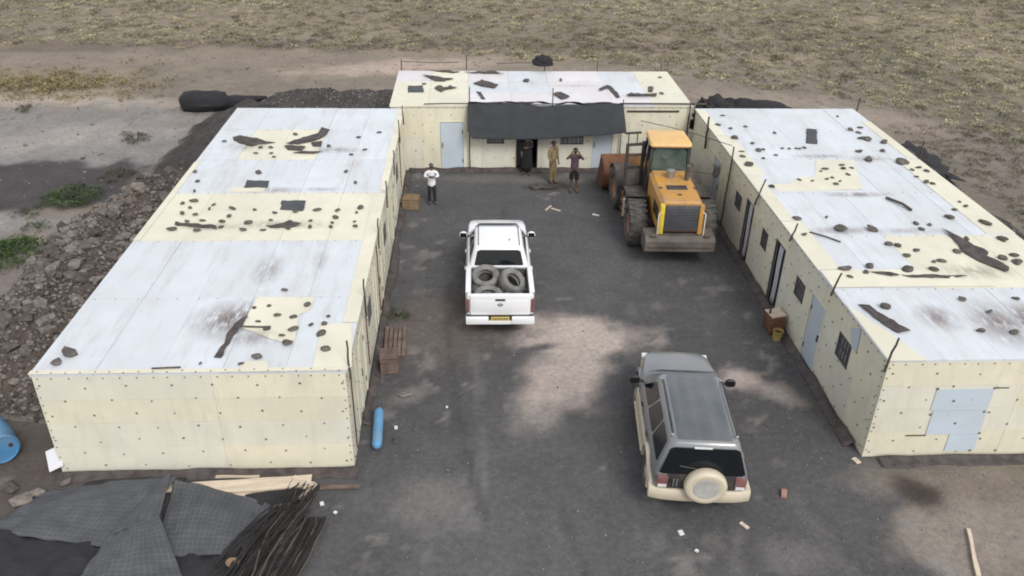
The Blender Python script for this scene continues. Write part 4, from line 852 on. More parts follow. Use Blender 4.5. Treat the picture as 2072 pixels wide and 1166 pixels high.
stick('stick', [(-4.9, 15.28, ZL + .03), (-4.5, 15.25, ZL + .03), (-4.3, 15.26, ZL + .03)], .02, 'thin stick on the front edge of the near cream patch, left shed roof')
stick('stick', [(-6.3, 13.75, ZL + .04), (-5.75, 13.78, ZL + .04)], .018, 'thin dark stick at the front edge of the left shed roof')

# ------------------------------------------------------------------ posts and rails at the roof edges
pr_ = random.Random(3)
def post(x, y, z0, z1, label, r=.022, lean=(0, 0), group='posts at the roof edges'):
    n = 5; p = [(x + lean[0] * i / n + pr_.uniform(-.012, .012), y + lean[1] * i / n + pr_.uniform(-.012, .012), z0 + (z1 - z0) * i / n) for i in range(n + 1)]
    return stick('post', p, [r * (1 - .25 * i / n) for i in range(n + 1)], label, 'wood_dark', group, 'post')
for i, (y, z0, z1) in enumerate([(13.75, 2.2, 3.05), (16.5, 2.0, 2.95), (19.7, 2.1, 2.9), (22.35, 2.1, 2.9), (24.85, 2.1, 2.85), (27.55, 2.2, 3.0), (29.5, 2.2, 2.9)]):
    post(LX1 + .085, y, z0, z1, f'{ORD[i]} short post from the near end along the left shed yard edge', .025, (pr_.uniform(-.06, .02), pr_.uniform(.0, .2)))
post(LX1 + .09, 14.2, .35, .95, 'short dark stick poking out near the front corner of the left shed', .02, (.08, .1))
for i, (y, z0, z1, ly) in enumerate([(13.62, 2.3, 3.15, -.05), (16.55, 2.4, 3.05, -.1), (19.42, 2.4, 2.95, -.1), (22.4, 2.1, 3.05, -.3)]):
    post(RX0 - .085, y, z0, z1, f'{ORD[i]} short post from the near end along the right shed yard edge', .028, (.08, ly))
post(RX0 - .09, 25.2, .0, 2.95, 'tall dark pole standing against the right shed wall beside the loader', .032, (.02, -.12))
post(RX0 - .09, 28.2, 1.75, 2.9, 'thick dark post at the far yard corner of the right shed roof', .045, (.02, .05))
for i, (x, z1) in enumerate([(-2.92, 3.05), (-.18, 3.25), (3.15, 3.02), (5.4, 3.02), (8.16, 2.95)]):
    post(x, BY1 + .09, 2.0, z1, f'{ORD[i]} post from the left along the back edge of the far shed', .028)
stick('rail', [(-2.92, BY1 + .13, 2.95), (-1.6, BY1 + .13, 2.9), (-.5, BY1 + .13, 2.93)], .016, 'thin rail between the back posts of the far shed, left', cat='rail')
stick('rail', [(1.1, BY1 + .13, 2.88), (2.2, BY1 + .13, 2.92), (3.2, BY1 + .13, 2.9)], .016, 'thin rail between the back posts of the far shed, middle', cat='rail')
post(-.06, BY0 - .12, 0, 3.3, 'tall thin pole at the left end of the black awning', .026, (.02, .02), 'awning poles'); post(3.06, BY0 - .09, 1.7, 3.25, 'thin pole behind the middle of the black awning', .026, (.0, .05), 'awning poles'); post(5.72, BY0 - .12, .0, 2.85, 'pole at the right end of the black awning', .026, (0, 0), 'awning poles')
stick('rail', [(-1.75, BY0 - .02, ZB + .05), (-.9, BY0 - .05, ZB + .08), (.6, BY0 - .06, ZB + .085)], .022, 'pole lying along the front roof edge left of the awning', cat='rail')
stick('rail', [(5.6, BY0 - .06, ZB + .09), (7.0, BY0 - .05, ZB + .085), (8.9, BY0 - .03, ZB + .07)], .035, 'thick pole lying along the front roof edge right of the awning', cat='rail')
post(8.28, BY0 - .1, 1.0, 2.75, 'dark post where the far shed meets the right shed', .03)
stick('wire', [(6.45, 30.47, 2.02), (7.2, 28.9, 2.3), (7.8, 27.2, 2.6), (8.36, 25.2, 2.94)], .012, 'dark wire strung from the far shed wall to the tall pole by the loader', 'black', cat='wire')
for i, (x, y, z1) in enumerate([(14.62, 30.25, 3.0), (16.6, 28.6, 1.9), (18.4, 23.9, 1.5)]):
    z0 = 2.2 if i == 0 else float(h_east(x, y)) - .1
    post(x, y, z0, z1, ['short post at the far outer corner of the right shed roof', 'thin stake in the bank behind the right shed', 'bare stake standing in the scrub beyond the right shed bank'][i], .03, (.04, 0))

# ------------------------------------------------------------------ shade-net awning on the far shed
def cloth(name, P, nu, nv, m, label=None, cat=None, amp=.03, s=2.0, seed=0, parent=None, th=.006, ang=60):
    """P(u, v) -> Vector; wrinkled sheet with thickness and uv in metres"""
    vs = []; uv = []; lu = (P(1, .5) - P(0, .5)).length; lv = (P(.5, 1) - P(.5, 0)).length
    for j in range(nv + 1):
        for i in range(nu + 1):
            u, v = i / nu, j / nv; p = P(u, v); e = 1e-3
            n = (P(min(u + e, 1), v) - P(max(u - e, 0), v)).cross(P(u, min(v + e, 1)) - P(u, max(v - e, 0)))
            n = n.normalized() if n.length > 0 else Vector((0, 0, 1))
            vs.append(tuple(p + n * amp * 2 * (float(fbm(u * lu, v * lv, s, seed, 3)) - .5))); uv.append((u * lu, v * lv))
    fs = [(j * (nu + 1) + i, j * (nu + 1) + i + 1, (j + 1) * (nu + 1) + i + 1, (j + 1) * (nu + 1) + i) for j in range(nv) for i in range(nu)]
    me = bpy.data.meshes.new(name); me.from_pydata(vs, [], fs); ul = me.uv_layers.new(name='UVMap')
    for lp in me.loops: ul.data[lp.index].uv = uv[lp.vertex_index]
    me.materials.append(M[m]); me.polygons.foreach_set('use_smooth', [True] * len(fs)); me.set_sharp_from_angle(angle=R(ang))
    o = link_mesh(name, me, parent); md = o.modifiers.new('t', 'SOLIDIFY'); md.thickness = th
    if label: tag(o, label, cat)
    return o
def aw(u, v):
    x = -.12 + 5.84 * u + (.12 * v * (1 if u > .5 else -.2) * abs(u - .5) * 2)
    zt = 2.66 + .05 * math.sin(u * 9) * (1 - v) + .03 * math.sin(u * 23); zb = 1.47 + .22 * sstep(.45, 1, u) + .30 * (1 - sstep(0, .035, u)) + .02 * math.sin(u * 14)
    y = BY0 - .14 - .48 * v ** .85 + .03 * math.sin(u * 17 + v * 2)
    return Vector((x, y, zt + (float(zb) - zt) * v))
cloth('awning', aw, 90, 24, 'awning_net', 'black shade-net awning hung along the front of the far shed', 'awning', .025, 1.6, 4)
cloth('net_rag', lambda u, v: Vector((-.1 + 5.8 * u, BY0 - .17 + .42 * v * float(.35 + .9 * vnoise(u * 9, 2)), 2.72 + .06 * math.sin(u * 30 + v * 3) * (1 - v) - .06 * v + (0 if v < .4 else -.02))), 60, 8, 'netblack', 'ragged upper hem of the awning folded back on the far shed roof', 'net', .03, 3, 9)
def lump(name, c, rx, ry, rz, m, label, cat, seed=0, amp=.35, s=2.2, rot=0.0):
    bm = bmesh.new(); bmesh.ops.create_icosphere(bm, subdivisions=4, radius=1)
    for v in bm.verts:
        n = float(fbm(v.co.x * 1.3 + v.co.z * 2.1 + seed, v.co.y * 1.3 - v.co.z * 1.7, s, seed, 4)) - .5; v.co *= 1 + amp * 2 * n
        v.co = Vector((v.co.x * rx, v.co.y * ry, max(v.co.z, -.35) * rz))
    o = MB().bm(bm).build(name, M[m], None, 50, c, (0, 0, rot)); return tag(o, label, cat)
lump('net_bundle', (3.05, BY1 + .05, 2.95), .42, .3, .3, 'netblack', 'black net bundle tied on the back edge of the far shed roof', 'net', 3)
lump('net_heap', (11.2, 32.4, 1.25), 2.0, 1.0, .95, 'netblack', 'black net heap behind the far end of the right shed', 'net', 6, .5, 3.2)
lump('net_heap', (9.3, 31.0, 2.0), .65, .55, .75, 'netblack', 'dark net tangle in the corner where two sheds meet', 'net', 8, .4)
lump('net_heap', (17.2, 30.0, .5), .9, 2.2, .34, 'netblack', 'black net thrown over the bank outside the right shed', 'net', 12, .75, 3.5)

# ================================================================== VEHICLES
M['white_paint'] = mat('white_car_paint', (0.76, 0.77, 0.79), 0.3, var=0.04, scale=2, coat=0.5, dust=((0.62, 0.59, 0.55), 0.3))
M['silver_paint'] = mat('silver_grey_paint', (0.20, 0.215, 0.235), 0.3, metal=0.35, var=0.1, scale=2.5, coat=0.6, dust=((0.30, 0.275, 0.235), 0.5))
M['roof_paint'] = mat('grey_blue_roof_paint', (0.095, 0.105, 0.12), 0.32, metal=0.3, var=0.16, scale=3.0, stretch=(6, .5, 1), coat=0.6, dust=((0.22, 0.22, 0.22), 0.35))
M['cream_paint'] = mat('beige_trim_paint', (0.58, 0.52, 0.40), 0.45, var=0.1, scale=3, dust=((0.38, 0.32, 0.25), 0.55))
M['glass'] = mat('dark_car_glass', (0.010, 0.012, 0.014), 0.1, var=0.2, spec=0.3)
M['red_lens'] = mat('red_lamp_lens', (0.16, 0.045, 0.045), 0.3, var=0.3, dust=((0.26, 0.2, 0.19), 0.6)); M['amber_lens'] = mat('amber_lens', (0.5, 0.2, 0.04), 0.3); M['clear_lens'] = mat('clear_lens', (0.6, 0.6, 0.6), 0.2)
M['plate'] = mat('yellow_plate', (0.62, 0.46, 0.14), 0.5, var=0.1); M['mark'] = mat('dark_marking', (0.05, 0.05, 0.05), 0.5); M['liner'] = mat('bed_liner', (0.07, 0.07, 0.072), 0.8, dust=(DUSTC, .35))
M['chrome'] = mat('chrome', (0.6, 0.6, 0.62), 0.2, metal=0.9)
M['cat_yellow'] = mat('faded_orange_paint', (0.52, 0.255, 0.04), 0.55, var=0.18, scale=3, dust=((0.34, 0.24, 0.15), 0.75), streak=((0.16, 0.11, 0.07), 0.6, (4, 4, 1.2))); M['cab_roof'] = mat('sunbleached_cab_roof', (0.72, 0.45, 0.17), 0.55, var=0.1, scale=3, dust=((0.5, 0.38, 0.24), 0.5))
M['dark_steel'] = mat('grimy_dark_steel', (0.06, 0.055, 0.052), 0.75, var=0.3, dust=((0.20, 0.16, 0.13), 0.6)); M['grille'] = mat('radiator_grille', (0.06, 0.065, 0.075), 0.6, var=.2, dust=((0.12, .11, .11), .4)); M['cab_glass'] = mat('greenish_cab_glass', (0.045, 0.085, 0.075), 0.1, spec=.6, var=.4, scale=3, dust=((.16, .17, .15), .4)); M['cw'] = mat('dusty_counterweight', (0.085, 0.075, 0.066), 0.8, var=.3, dust=((.17, .145, .125), .6)); M['yellow'] = mat('bright_yellow_paint', (0.62, 0.47, 0.04), .5, dust=((.4, .3, .15), .4)); M['orange_rim'] = mat('orange_rim_paint', (0.30, 0.12, 0.045), .6, dust=(DUSTC, .6))

M['disc'] = mat('dusty_silver_disc', (0.36, 0.36, 0.34), .5, var=.2, scale=8)
def ring(y, w, zb, zt, cr=.02):
    h = [(0, zb), (w * .9, zb), (w * .985, zb + .08), (w, zb + .25), (w * .997, zt - .22), (w * .975, zt - .06), (w * .935, zt - .012), (w * .8, zt + cr * .5), (0, zt + cr)]
    return [(x, y, z) for x, z in h] + [(-x, y, z) for x, z in h[-2:0:-1]]
def rr(y0, y1, w0, w1, r, z, n=4, bow=0.0):
    """rounded rectangle ring, y0 rear, y1 front, half widths at each"""
    out = []
    for cx, cy, a0 in ((w1 - r, y1 - r, 0), (-w1 + r, y1 - r, 90), (-w0 + r, y0 + r, 180), (w0 - r, y0 + r, 270)):
        for i in range(n + 1):
            a = R(a0 + 90 * i / n); x = cx + r * math.cos(a); y = cy + r * math.sin(a)
            out.append((x, y + (bow * (1 - (x / w1) ** 2) if cy > (y0 + y1) / 2 else -bow * .4 * (1 - (x / w0) ** 2)), z))
    return out
def pane(A, B, Cc, D, u0=.06, u1=.94, v0=.08, v1=.92, off=.007, th=.006, cr=.06):
    """slab lying on the quad A(0,0) B(1,0) C(1,1) D(0,1)"""
    A, B, Cc, D = map(Vector, (A, B, Cc, D)); f = lambda u, v: (A * (1 - u) + B * u) * (1 - v) + (D * (1 - u) + Cc * u) * v
    n = (B - A).cross(D - A).normalized(); P = [(u0 + cr, v0), (u1 - cr, v0), (u1, v0 + cr), (u1, v1 - cr), (u1 - cr, v1), (u0 + cr, v1), (u0, v1 - cr), (u0, v0 + cr)]
    p = [f(u, v) for u, v in P]; k = len(p); b = MB()
    b.add([q + n * (off - th) for q in p] + [q + n * off for q in p], [tuple(range(k - 1, -1, -1)), tuple(range(k, 2 * k))] + [(i, (i + 1) % k, k + (i + 1) % k, k + i) for i in range(k)]); return b
def mirx(b):
    """mirrored copy across x = 0"""
    c = MB(); c.v = [(-x, y, z) for x, y, z in b.v]; c.f = [tuple(reversed(f)) for f in b.f]; return c
def wheel(parent, x, y, r, w, rim='steel', tyre='rubber', lugs=0, name='wheel', seed=0):
    e = empty(name, (x, y, r)); e.parent = parent; s = 1 if x > 0 else -1; mt = Matrix.Rotation(R(90), 4, 'Y'); h = w / 2; ri = r * .60
    t = MB().lathe([(ri, -h * .8), (ri * 1.1, -h * .97), (r * .84, -h), (r * .955, -h * .88), (r, -h * .55), (r * 1.005, 0), (r, h * .55), (r * .955, h * .88), (r * .84, h), (ri * 1.1, h * .97), (ri, h * .8)], 32, mt, closed=True)
    for i in range(lugs):
        a = 2 * math.pi * i / lugs
        for sd in (-1, 1):
            b = MB().box(-h * .05 if sd > 0 else -h * .98, h * .98 if sd > 0 else h * .05, -.035, .035, r * .97, r * 1.035)
            b.v = [(px, py + (abs(px) * .35), pz) for px, py, pz in b.v]; b.xf(Matrix.Rotation(a + (math.pi / lugs if sd > 0 else 0), 4, 'X')); t.add(b.v, b.f)
    t.build('tyre', M[tyre], e, 40)
    m2 = Matrix.Rotation(R(90 * s), 4, 'Y')
    k = MB().lathe([(ri, -h * .7), (ri, h * .72), (ri * .9, h * .74), (ri * .8, h * .45), (ri * .45, h * .40), (ri * .40, h * .62), (ri * .15, h * .66), (0.0001, h * .66)], 24, m2)
    for i in range(6):
        a = 2 * math.pi * i / 6; k.lathe([(.02 * r / .38, h * .4), (.02 * r / .38, h * .5), (.0001, h * .5)], 6, m2 @ Matrix.Translation((ri * .62 * math.cos(a), ri * .62 * math.sin(a), 0)))
    k.build('rim', M[rim], e, 35); return e
def cyl_x(x0, x1, y, z, r, n=28): return MB().lathe([(r, x0), (r, x1)], n, Matrix.Translation((0, y, z)) @ Matrix.Rotation(R(90), 4, 'Y'))

# ---------------------------------------------------------------- white pickup
def pickup():
    T = empty('pickup_truck', (.745, 21.2, 0), R(-.6), 'white double-cab pickup truck with tyres in its open load bed', 'pickup truck')
    st = [(-2.52, .865, .60, 1.235), (-2.44, .90, .54, 1.25), (-1.9, .915, .50, 1.25), (-.96, .92, .47, 1.245), (-.88, .92, .47, 1.22), (.3, .92, .47, 1.18), (1.2, .92, .47, 1.155), (1.42, .915, .47, 1.15), (2.05, .90, .49, 1.13), (2.42, .86, .5, 1.07), (2.56, .78, .52, .98), (2.62, .66, .55, .86)]
    body = MB().rings([ring(*s, cr=.03 if s[0] > 1.3 else .01) for s in st]).build('body', M['white_paint'], T)
    cut = [MB().box(-.765, .765, -2.44, -.97, .74, 1.6)]
    for y in (-1.42, 1.72):
        for s in (-1, 1): cut.append(cyl_x(min(s * .62, s * 1.2), max(s * .62, s * 1.2), y, .40, .44))
    boolean(body, cut); smooth(body, 32)
    z0, z1 = 1.15, 1.70
    base = dict(y0=-.90, y1=1.48, w0=.83, w1=.84); top = dict(y0=-.74, y1=.66, w0=.675, w1=.66)
    cabin = MB().rings([rr(**base, r=.12, z=z0, bow=.10), rr(**top, r=.14, z=z1, bow=.10), rr(-.69, .58, .635, .62, .14, 1.752, bow=.09), rr(-.58, .42, .53, .51, .14, 1.775, bow=.07)]).build('cabin', M['white_paint'], T, 40)
    # glass
    pane((-.83 + .1, -.905, z0), (.83 - .1, -.905, z0), (.675 - .07, -.75, z1), (-.675 + .07, -.75, z1), .02, .98, .16, .95, .032).build('rear_window', M['glass'], T)
    pane((.84 - .12, 1.50, z0), (-.84 + .12, 1.50, z0), (-.66 + .1, .68, z1), (.66 - .1, .68, z1), .02, .98, .06, .94, .105).build('windscreen', M['glass'], T)
    for s in (1, -1):
        for (u0, u1) in ((.05, .47), (.51, .93)):
            b = pane((.83, -.76, z0), (.84, 1.3, z0), (.662, .52, z1), (.675, -.6, z1), u0, u1, .16, .92, .008, cr=.04); (b if s > 0 else mirx(b)).build('side_window', M['glass'], T)
        for y in (-.84, .22, 1.22):   # door gaps
            b = MB().box(.9195, .9235, y - .006, y + .006, .56, 1.12); (b if s > 0 else mirx(b)).build('door_gap', M['mark'], T)
        for y in (-.55, .5):
            b = MB().bbox(.915, .95, y - .1, y + .08, .98, 1.02, .01); (b if s > 0 else mirx(b)).build('door_handle', M['white_paint'], T, 40)
        b = MB().box(.50, .525, -.72, .55, 1.768, 1.785); b = MB().bbox(.555, .578, -.66, .56, 1.755, 1.782, .006); (b if s > 0 else mirx(b)).build('roof_ditch', M['mark'], T)
        mi = empty('mirror', (s * .95, 1.16, 1.2)); mi.parent = T
        bm = bmesh.new(); bmesh.ops.create_icosphere(bm, subdivisions=3, radius=1)
        for v in bm.verts: v.co = Vector((v.co.x * .12 + s * .06, max(v.co.y, -.45) * .09, v.co.z * .105))
        MB().bm(bm).build('housing', M['white_paint'], mi, 60); MB().box(min(s * -.03, s * .15), max(s * -.03, s * .15), -.05, -.043, -.07, .07).build('glass', M['glass'], mi); MB().box(min(s * -.12, 0), max(s * -.12, 0), -.03, .03, -.06, -.02).build('arm', M['black'], mi)
        # tail lamp
        b = MB().bbox(.80, .895, -2.555, -2.40, .74, 1.14, .02); (b if s > 0 else mirx(b)).build('tail_lamp', M['red_lens'], T, 40)
        b = MB().bbox(.60, .80, 2.38, 2.58, .80, .95, .03); (b if s > 0 else mirx(b)).build('headlamp', M['clear_lens'], T, 40)
        b = MB().bbox(.93 - .03, .955, -.85, 1.15, .40, .47, .015); (b if s > 0 else mirx(b)).build('side_step', M['black'], T, 40)
        b = MB().bbox(.77, .90, -2.4, -1.0, 1.258, 1.285, .008); (b if s > 0 else mirx(b)).build('bed_rail', M['white_paint'], T, 40)
    # load bed
    l = MB().box(-.758, .758, -2.43, -.975, .745, .76); l.box(-.762, -.748, -2.43, -.975, .76, 1.235); l.box(.748, .762, -2.43, -.975, .76, 1.235); l.box(-.748, .748, -.985, -.972, .76, 1.2); l.box(-.748, .748, -2.437, -2.425, .76, 1.2)
    for i in range(9): l.box(-.7 + i * .17, -.64 + i * .17, -2.42, -.99, .76, .772)
    for s in (-1, 1): l.bbox(min(s * .56, s * .745), max(s * .56, s * .745), -1.8, -1.05, .76, 1.0, .04)
    l.build('bed_liner', M['liner'], T)
    MB().bbox(-.72, .72, -1.02, -.955, 1.24, 1.30, .02).build('bed_bar', M['white_paint'], T, 40)
    tg = MB().bbox(-.775, .775, -2.575, -2.47, .68, 1.262, .025).build('tailgate', M['white_paint'], T, 40)
    MB().bbox(-.71, .71, -2.584, -2.572, .80, 1.12, .005).build('pressing', M['white_paint'], tg, 40)
    MB().bbox(-.13, .13, -2.605, -2.58, 1.12, 1.175, .012).build('handle', M['black'], tg, 40)
    mt = Matrix.Translation((0, -2.586, 1.0)) @ Matrix.Rotation(R(90), 4, 'X'); em = MB().lathe([(.05, 0), (.056, .006), (.05, .012), (.042, .006)], 20, mt, closed=True); em.box(-.075, .075, -2.597, -2.588, .99, 1.01); em.build('emblem', M['mark'], tg)
    bp_ = MB().bbox(-.90, -.30, -2.70, -2.46, .46, .66, .04); bp_.bbox(.30, .90, -2.70, -2.46, .46, .66, .04); bp_.bbox(-.34, .34, -2.66, -2.46, .44, .54, .02); bp_.build('rear_bumper', M['white_paint'], T, 40)
    MB().box(-.88, .88, -2.60, -2.46, .661, .676).build('bumper_tread', M['black'], T); MB().box(-.31, .31, -2.62, -2.48, .545, .66).build('plate_recess', M['black'], T)
    pl = MB().bbox(-.24, .24, -2.645, -2.628, .555, .66, .004).build('number_plate', M['plate'], T)
    pm = MB()
    for i in range(7): pm.box(-.20 + i * .06, -.165 + i * .06, -2.649, -2.644, .58, .635)
    pm.build('plate_marks', M['mark'], pl)
    MB().bbox(-.85, .85, 2.45, 2.72, .48, .70, .05).build('front_bumper', M['white_paint'], T, 40); MB().bbox(-.42, .42, 2.5, 2.63, .72, .92, .02).build('grille', M['black'], T, 40)
    MB().box(-.7, .7, -2.4, 2.4, .36, .50).build('chassis', M['dark_steel'], T)
    for y in (-1.42, 1.72):
        for s in (-1, 1): wheel(T, s * .79, y, .375, .25)
    MB().tube([(.3, -.3, 1.77), (.3, -.34, 1.80), (.3, -.42, 1.81)], .012, 6).build('aerial', M['black'], T)
    return T
pickup()
def loose_tyre(x, y, z, rx, rz, s, label):
    t = MB().lathe([(.205, -.085), (.22, -.1), (.30, -.115), (.35, -.10), (.372, -.06), (.375, 0), (.372, .06), (.35, .10), (.30, .115), (.22, .1), (.205, .085), (.20, .06), (.24, .03), (.34, .02), (.34, -.02), (.24, -.03), (.20, -.06)], 36, None, closed=True)
    for i in range(40):
        a = 2 * math.pi * i / 40; b = MB().box(.370, .381, -.012, .012, -.085, .085); b.xf(Matrix.Rotation(a, 4, 'Z')); t.add(b.v, b.f)
    o = t.build('tyre', M['oldrubber'], None, 40, (x, y, z), (R(rx), 0, R(rz))); o.scale = (s, s, s); tag(o, label, 'tyre', 'old tyres in the pickup bed')
loose_tyre(.36, 19.93, 1.10, 24, -4, 1.03, 'worn tyre leaning at the front left of the pickup bed')
loose_tyre(1.08, 19.62, 1.14, 38, 56, 1.03, 'worn tyre tilted to the right at the front of the pickup bed')
loose_tyre(.42, 19.10, .98, 6, 20, 1.03, 'worn tyre lying flat at the rear left of the pickup bed')
loose_tyre(1.10, 19.08, .90, -4, 0, .9, 'worn tyre lying low at the rear right of the pickup bed')

# ---------------------------------------------------------------- grey four-wheel drive
def suv():
    T = empty('off_road_car', (4.59, 14.18, 0), R(-5.4), 'dusty grey off-road car with beige lower trim and a covered spare wheel', 'car'); T.scale = (1.07, 1, 1)
    st = [(-2.2, .80, .56, 1.10), (-2.12, .85, .52, 1.12), (-1.6, .87, .48, 1.12), (.4, .87, .47, 1.11), (.85, .87, .47, 1.10), (1.3, .80, .48, 1.09), (1.9, .71, .5, 1.06), (2.12, .63, .52, 1.0), (2.2, .52, .55, .9)]
    body = MB().rings([ring(*s, cr=.04 if s[0] > .8 else .01) for s in st]).build('body', M['silver_paint'], T)
    cut = [cyl_x(min(s * .58, s * 1.2), max(s * .58, s * 1.2), y, .42, .46) for y in (-1.28, 1.38) for s in (-1, 1)]
    boolean(body, cut); smooth(body, 32)
    z0, z1 = 1.09, 1.74
    MB().rings([rr(-2.17, 1.02, .83, .83, .10, z0, bow=.07), rr(-2.10, .20, .63, .63, .12, z1, bow=.07), rr(-2.05, .12, .59, .585, .12, 1.795, bow=.06), rr(-1.9, -.05, .49, .485, .12, 1.825, bow=.05)]).build('cabin', M['silver_paint'], T, 40)
    rf = MB()   # roof skin with pressed ribs
    n = 33; vs = []
    for (y, zz) in ((-2.02, 1.803), (-1.9, 1.826), (-.1, 1.828), (.09, 1.803)):
        for i in range(n):
            x = -.535 + 1.07 * i / (n - 1); e_ = max(0, abs(x) - .455) / .08; rib = .010 * (1 if (i // 2) % 4 in (1, 2) else 0) * (1 if 1.8 < zz and -1.95 < y < .0 else .2)
            vs.append((x, y, zz + rib - .028 * e_ + .006))
    rf.add(vs, [(j * n + i, j * n + i + 1, (j + 1) * n + i + 1, (j + 1) * n + i) for j in range(3) for i in range(n - 1)]).build('roof_panel', M['roof_paint'], T, 50)
    pane((-.75, -2.195, z0), (.75, -2.195, z0), (.575, -2.13, z1), (-.575, -2.13, z1), -.02, 1.02, .02, .94, .016, cr=.05).build('rear_window', M['glass'], T)
    pane((.73, 1.04, z0), (-.73, 1.04, z0), (-.55, .22, z1), (.55, .22, z1), .0, 1.0, .06, .94, .085).build('windscreen', M['glass'], T)
    for s in (1, -1):
        def mm(b): return b if s > 0 else mirx(b)
        for (u0, u1) in ((.03, .31), (.345, .62), (.655, .93)):
            mm(pane((.83, -2.05, z0), (.83, .86, z0), (.632, .08, z1), (.632, -1.97, z1), u0, u1, .14, .9, .008, cr=.03)).build('side_window', M['glass'], T)
        for y in (-1.05, -.05, .78): mm(MB().box(.868, .8735, y - .006, y + .006, .6, 1.06)).build('door_gap', M['mark'], T)
        for y in (-.85, .15): mm(MB().bbox(.865, .895, y - .09, y + .06, .95, .985, .01)).build('door_handle', M['black'], T, 40)
        rail = MB().tube([(.57, -1.95, 1.81), (.572, -1.85, 1.87), (.572, -.2, 1.87), (.57, -.08, 1.81)], .02, 8); mm(rail).build('roof_rail', M['black'], T, 60)
        for y in (-1.9, -.14): mm(MB().bbox(.545, .60, y - .06, y + .06, 1.79, 1.85, .015)).build('rail_foot', M['chrome'], T, 40)
        # beige lower cladding with arch flares
        cl = MB().bbox(.80, .91, -2.1, .98, .48, .80, .03); o = mm(cl).build('lower_cladding', M['cream_paint'], T)
        boolean(o, [cyl_x(min(s * .58, s * 1.2), max(s * .58, s * 1.2), y, .42, .455) for y in (-1.28, 1.38)]); smooth(o, 35)
        for y in (-1.28, 1.38):
            fl = MB(); pr = [(.455, .83), (.455, .915), (.50, .92), (.54, .89), (.55, .85)]; nn = 16; rs = []
            for i in range(nn + 1):
                a = R(-8 + 196 * i / nn); rs.append([(x, y + r_ * math.cos(a), .42 + r_ * math.sin(a)) for r_, x in pr])
            mm(fl.rings(rs)).build('arch_flare', M['silver_paint'] if y > 0 else M['cream_paint'], T, 40, (0, 0, 0) if y < 0 else (-s * .07, 0, 0))
        mm(MB().bbox(.86, .945, -.80, .90, .42, .47, .015)).build('side_step', M['cream_paint'], T, 40)
        mi = empty('mirror', (s * .92, .80, 1.14)); mi.parent = T
        bm = bmesh.new(); bmesh.ops.create_icosphere(bm, subdivisions=3, radius=1)
        for v in bm.verts: v.co = Vector((v.co.x * .115 + s * .07, max(v.co.y, -.45) * .09, v.co.z * .10))
        MB().bm(bm).build('housing', M['black'], mi, 60); MB().box(min(s * -.02, s * .16), max(s * -.02, s * .16), -.049, -.043, -.065, .065).build('glass', M['glass'], mi); MB().box(min(s * -.10, 0), max(s * -.10, 0), -.03, .03, -.05, -.01).build('arm', M['black'], mi)
        tl = MB().bbox(.60, .80, -2.25, -2.14, .80, 1.06, .02); tl = mm(tl).build('tail_lamp', M['red_lens'], T, 40); mm(MB().bbox(.62, .78, -2.258, -2.24, .80, .87, .005)).build('reverse_lens', M['clear_lens'], tl)
        mm(MB().bbox(.55, .72, 2.02, 2.2, .80, .94, .03)).build('headlamp', M['clear_lens'], T, 40); mm(MB().bbox(.30, .50, -2.235, -2.18, .86, 1.02, .015)).build('rear_panel', M['black'], T, 40)
    MB().bbox(-.62, .62, -2.222, -2.15, .70, 1.10, .02).build('tailgate_skin', M['black'], T, 40)
    bpr = MB().rings([[(x, -2.30 + .09 * (abs(x) / .92) ** 4 + d, z) for d, z in ((0, .56), (0, .70), (.03, .745), (.16, .75), (.16, .45), (.03, .47))] for x in lin(-.92, .92, 16)]).build('rear_bumper', M['cream_paint'], T, 40)
    MB().bbox(-.70, .70, 2.1, 2.32, .45, .72, .05).build('front_bumper', M['cream_paint'], T, 40)
    MB().bbox(-.42, .42, 2.14, 2.22, .76, .92, .02).build('grille', M['black'], T, 40)
    sp = empty('spare_wheel', (.06, -2.30, .93)); sp.parent = T; mt = Matrix.Rotation(R(90), 4, 'X')
    MB().lathe([(.30, -.10), (.36, -.09), (.385, -.03), (.385, .07), (.365, .115), (.32, .13), (.245, .125), (.235, .12)], 36, mt).build('cover', M['cream_paint'], sp, 50)
    MB().lathe([(.236, .118), (.232, .128), (.19, .132), (.14, .122), (.06, .128), (.0001, .13)], 32, mt).build('cover_disc', M['disc'], sp, 30)
    MB().bbox(-.20, .12, -2.168, -2.13, 1.70, 1.725, .006).build('pale_bar', M['clear_lens'], T)  # pale bar across the top of the rear window
    MB().tube([(.15, -2.22, 1.20), (-.15, -2.215, 1.26), (-.42, -2.20, 1.30)], .010, 6).build('wiper', M['black'], T)
    for x in (-.50, -.44): MB().bbox(x - .015, x + .015, -2.245, -2.22, .82, 1.0, .005).build('upright_bar', M['chrome'], T)  # upright chrome bars left of the spare wheel
    MB().box(-.68, .68, -2.05, 2.05, .36, .5).build('chassis', M['dark_steel'], T)
    for y in (-1.28, 1.38):
        for s in (-1, 1): wheel(T, s * .77, y, .385, .26)
    wl_ = MB()
    for s in (-1, 1): wl_.tube([(s * .1, 1.04, 1.12), (s * .35, .78, 1.33)], .008, 5)
    wl_.build('front_wiper', M['black'], T)
suv()

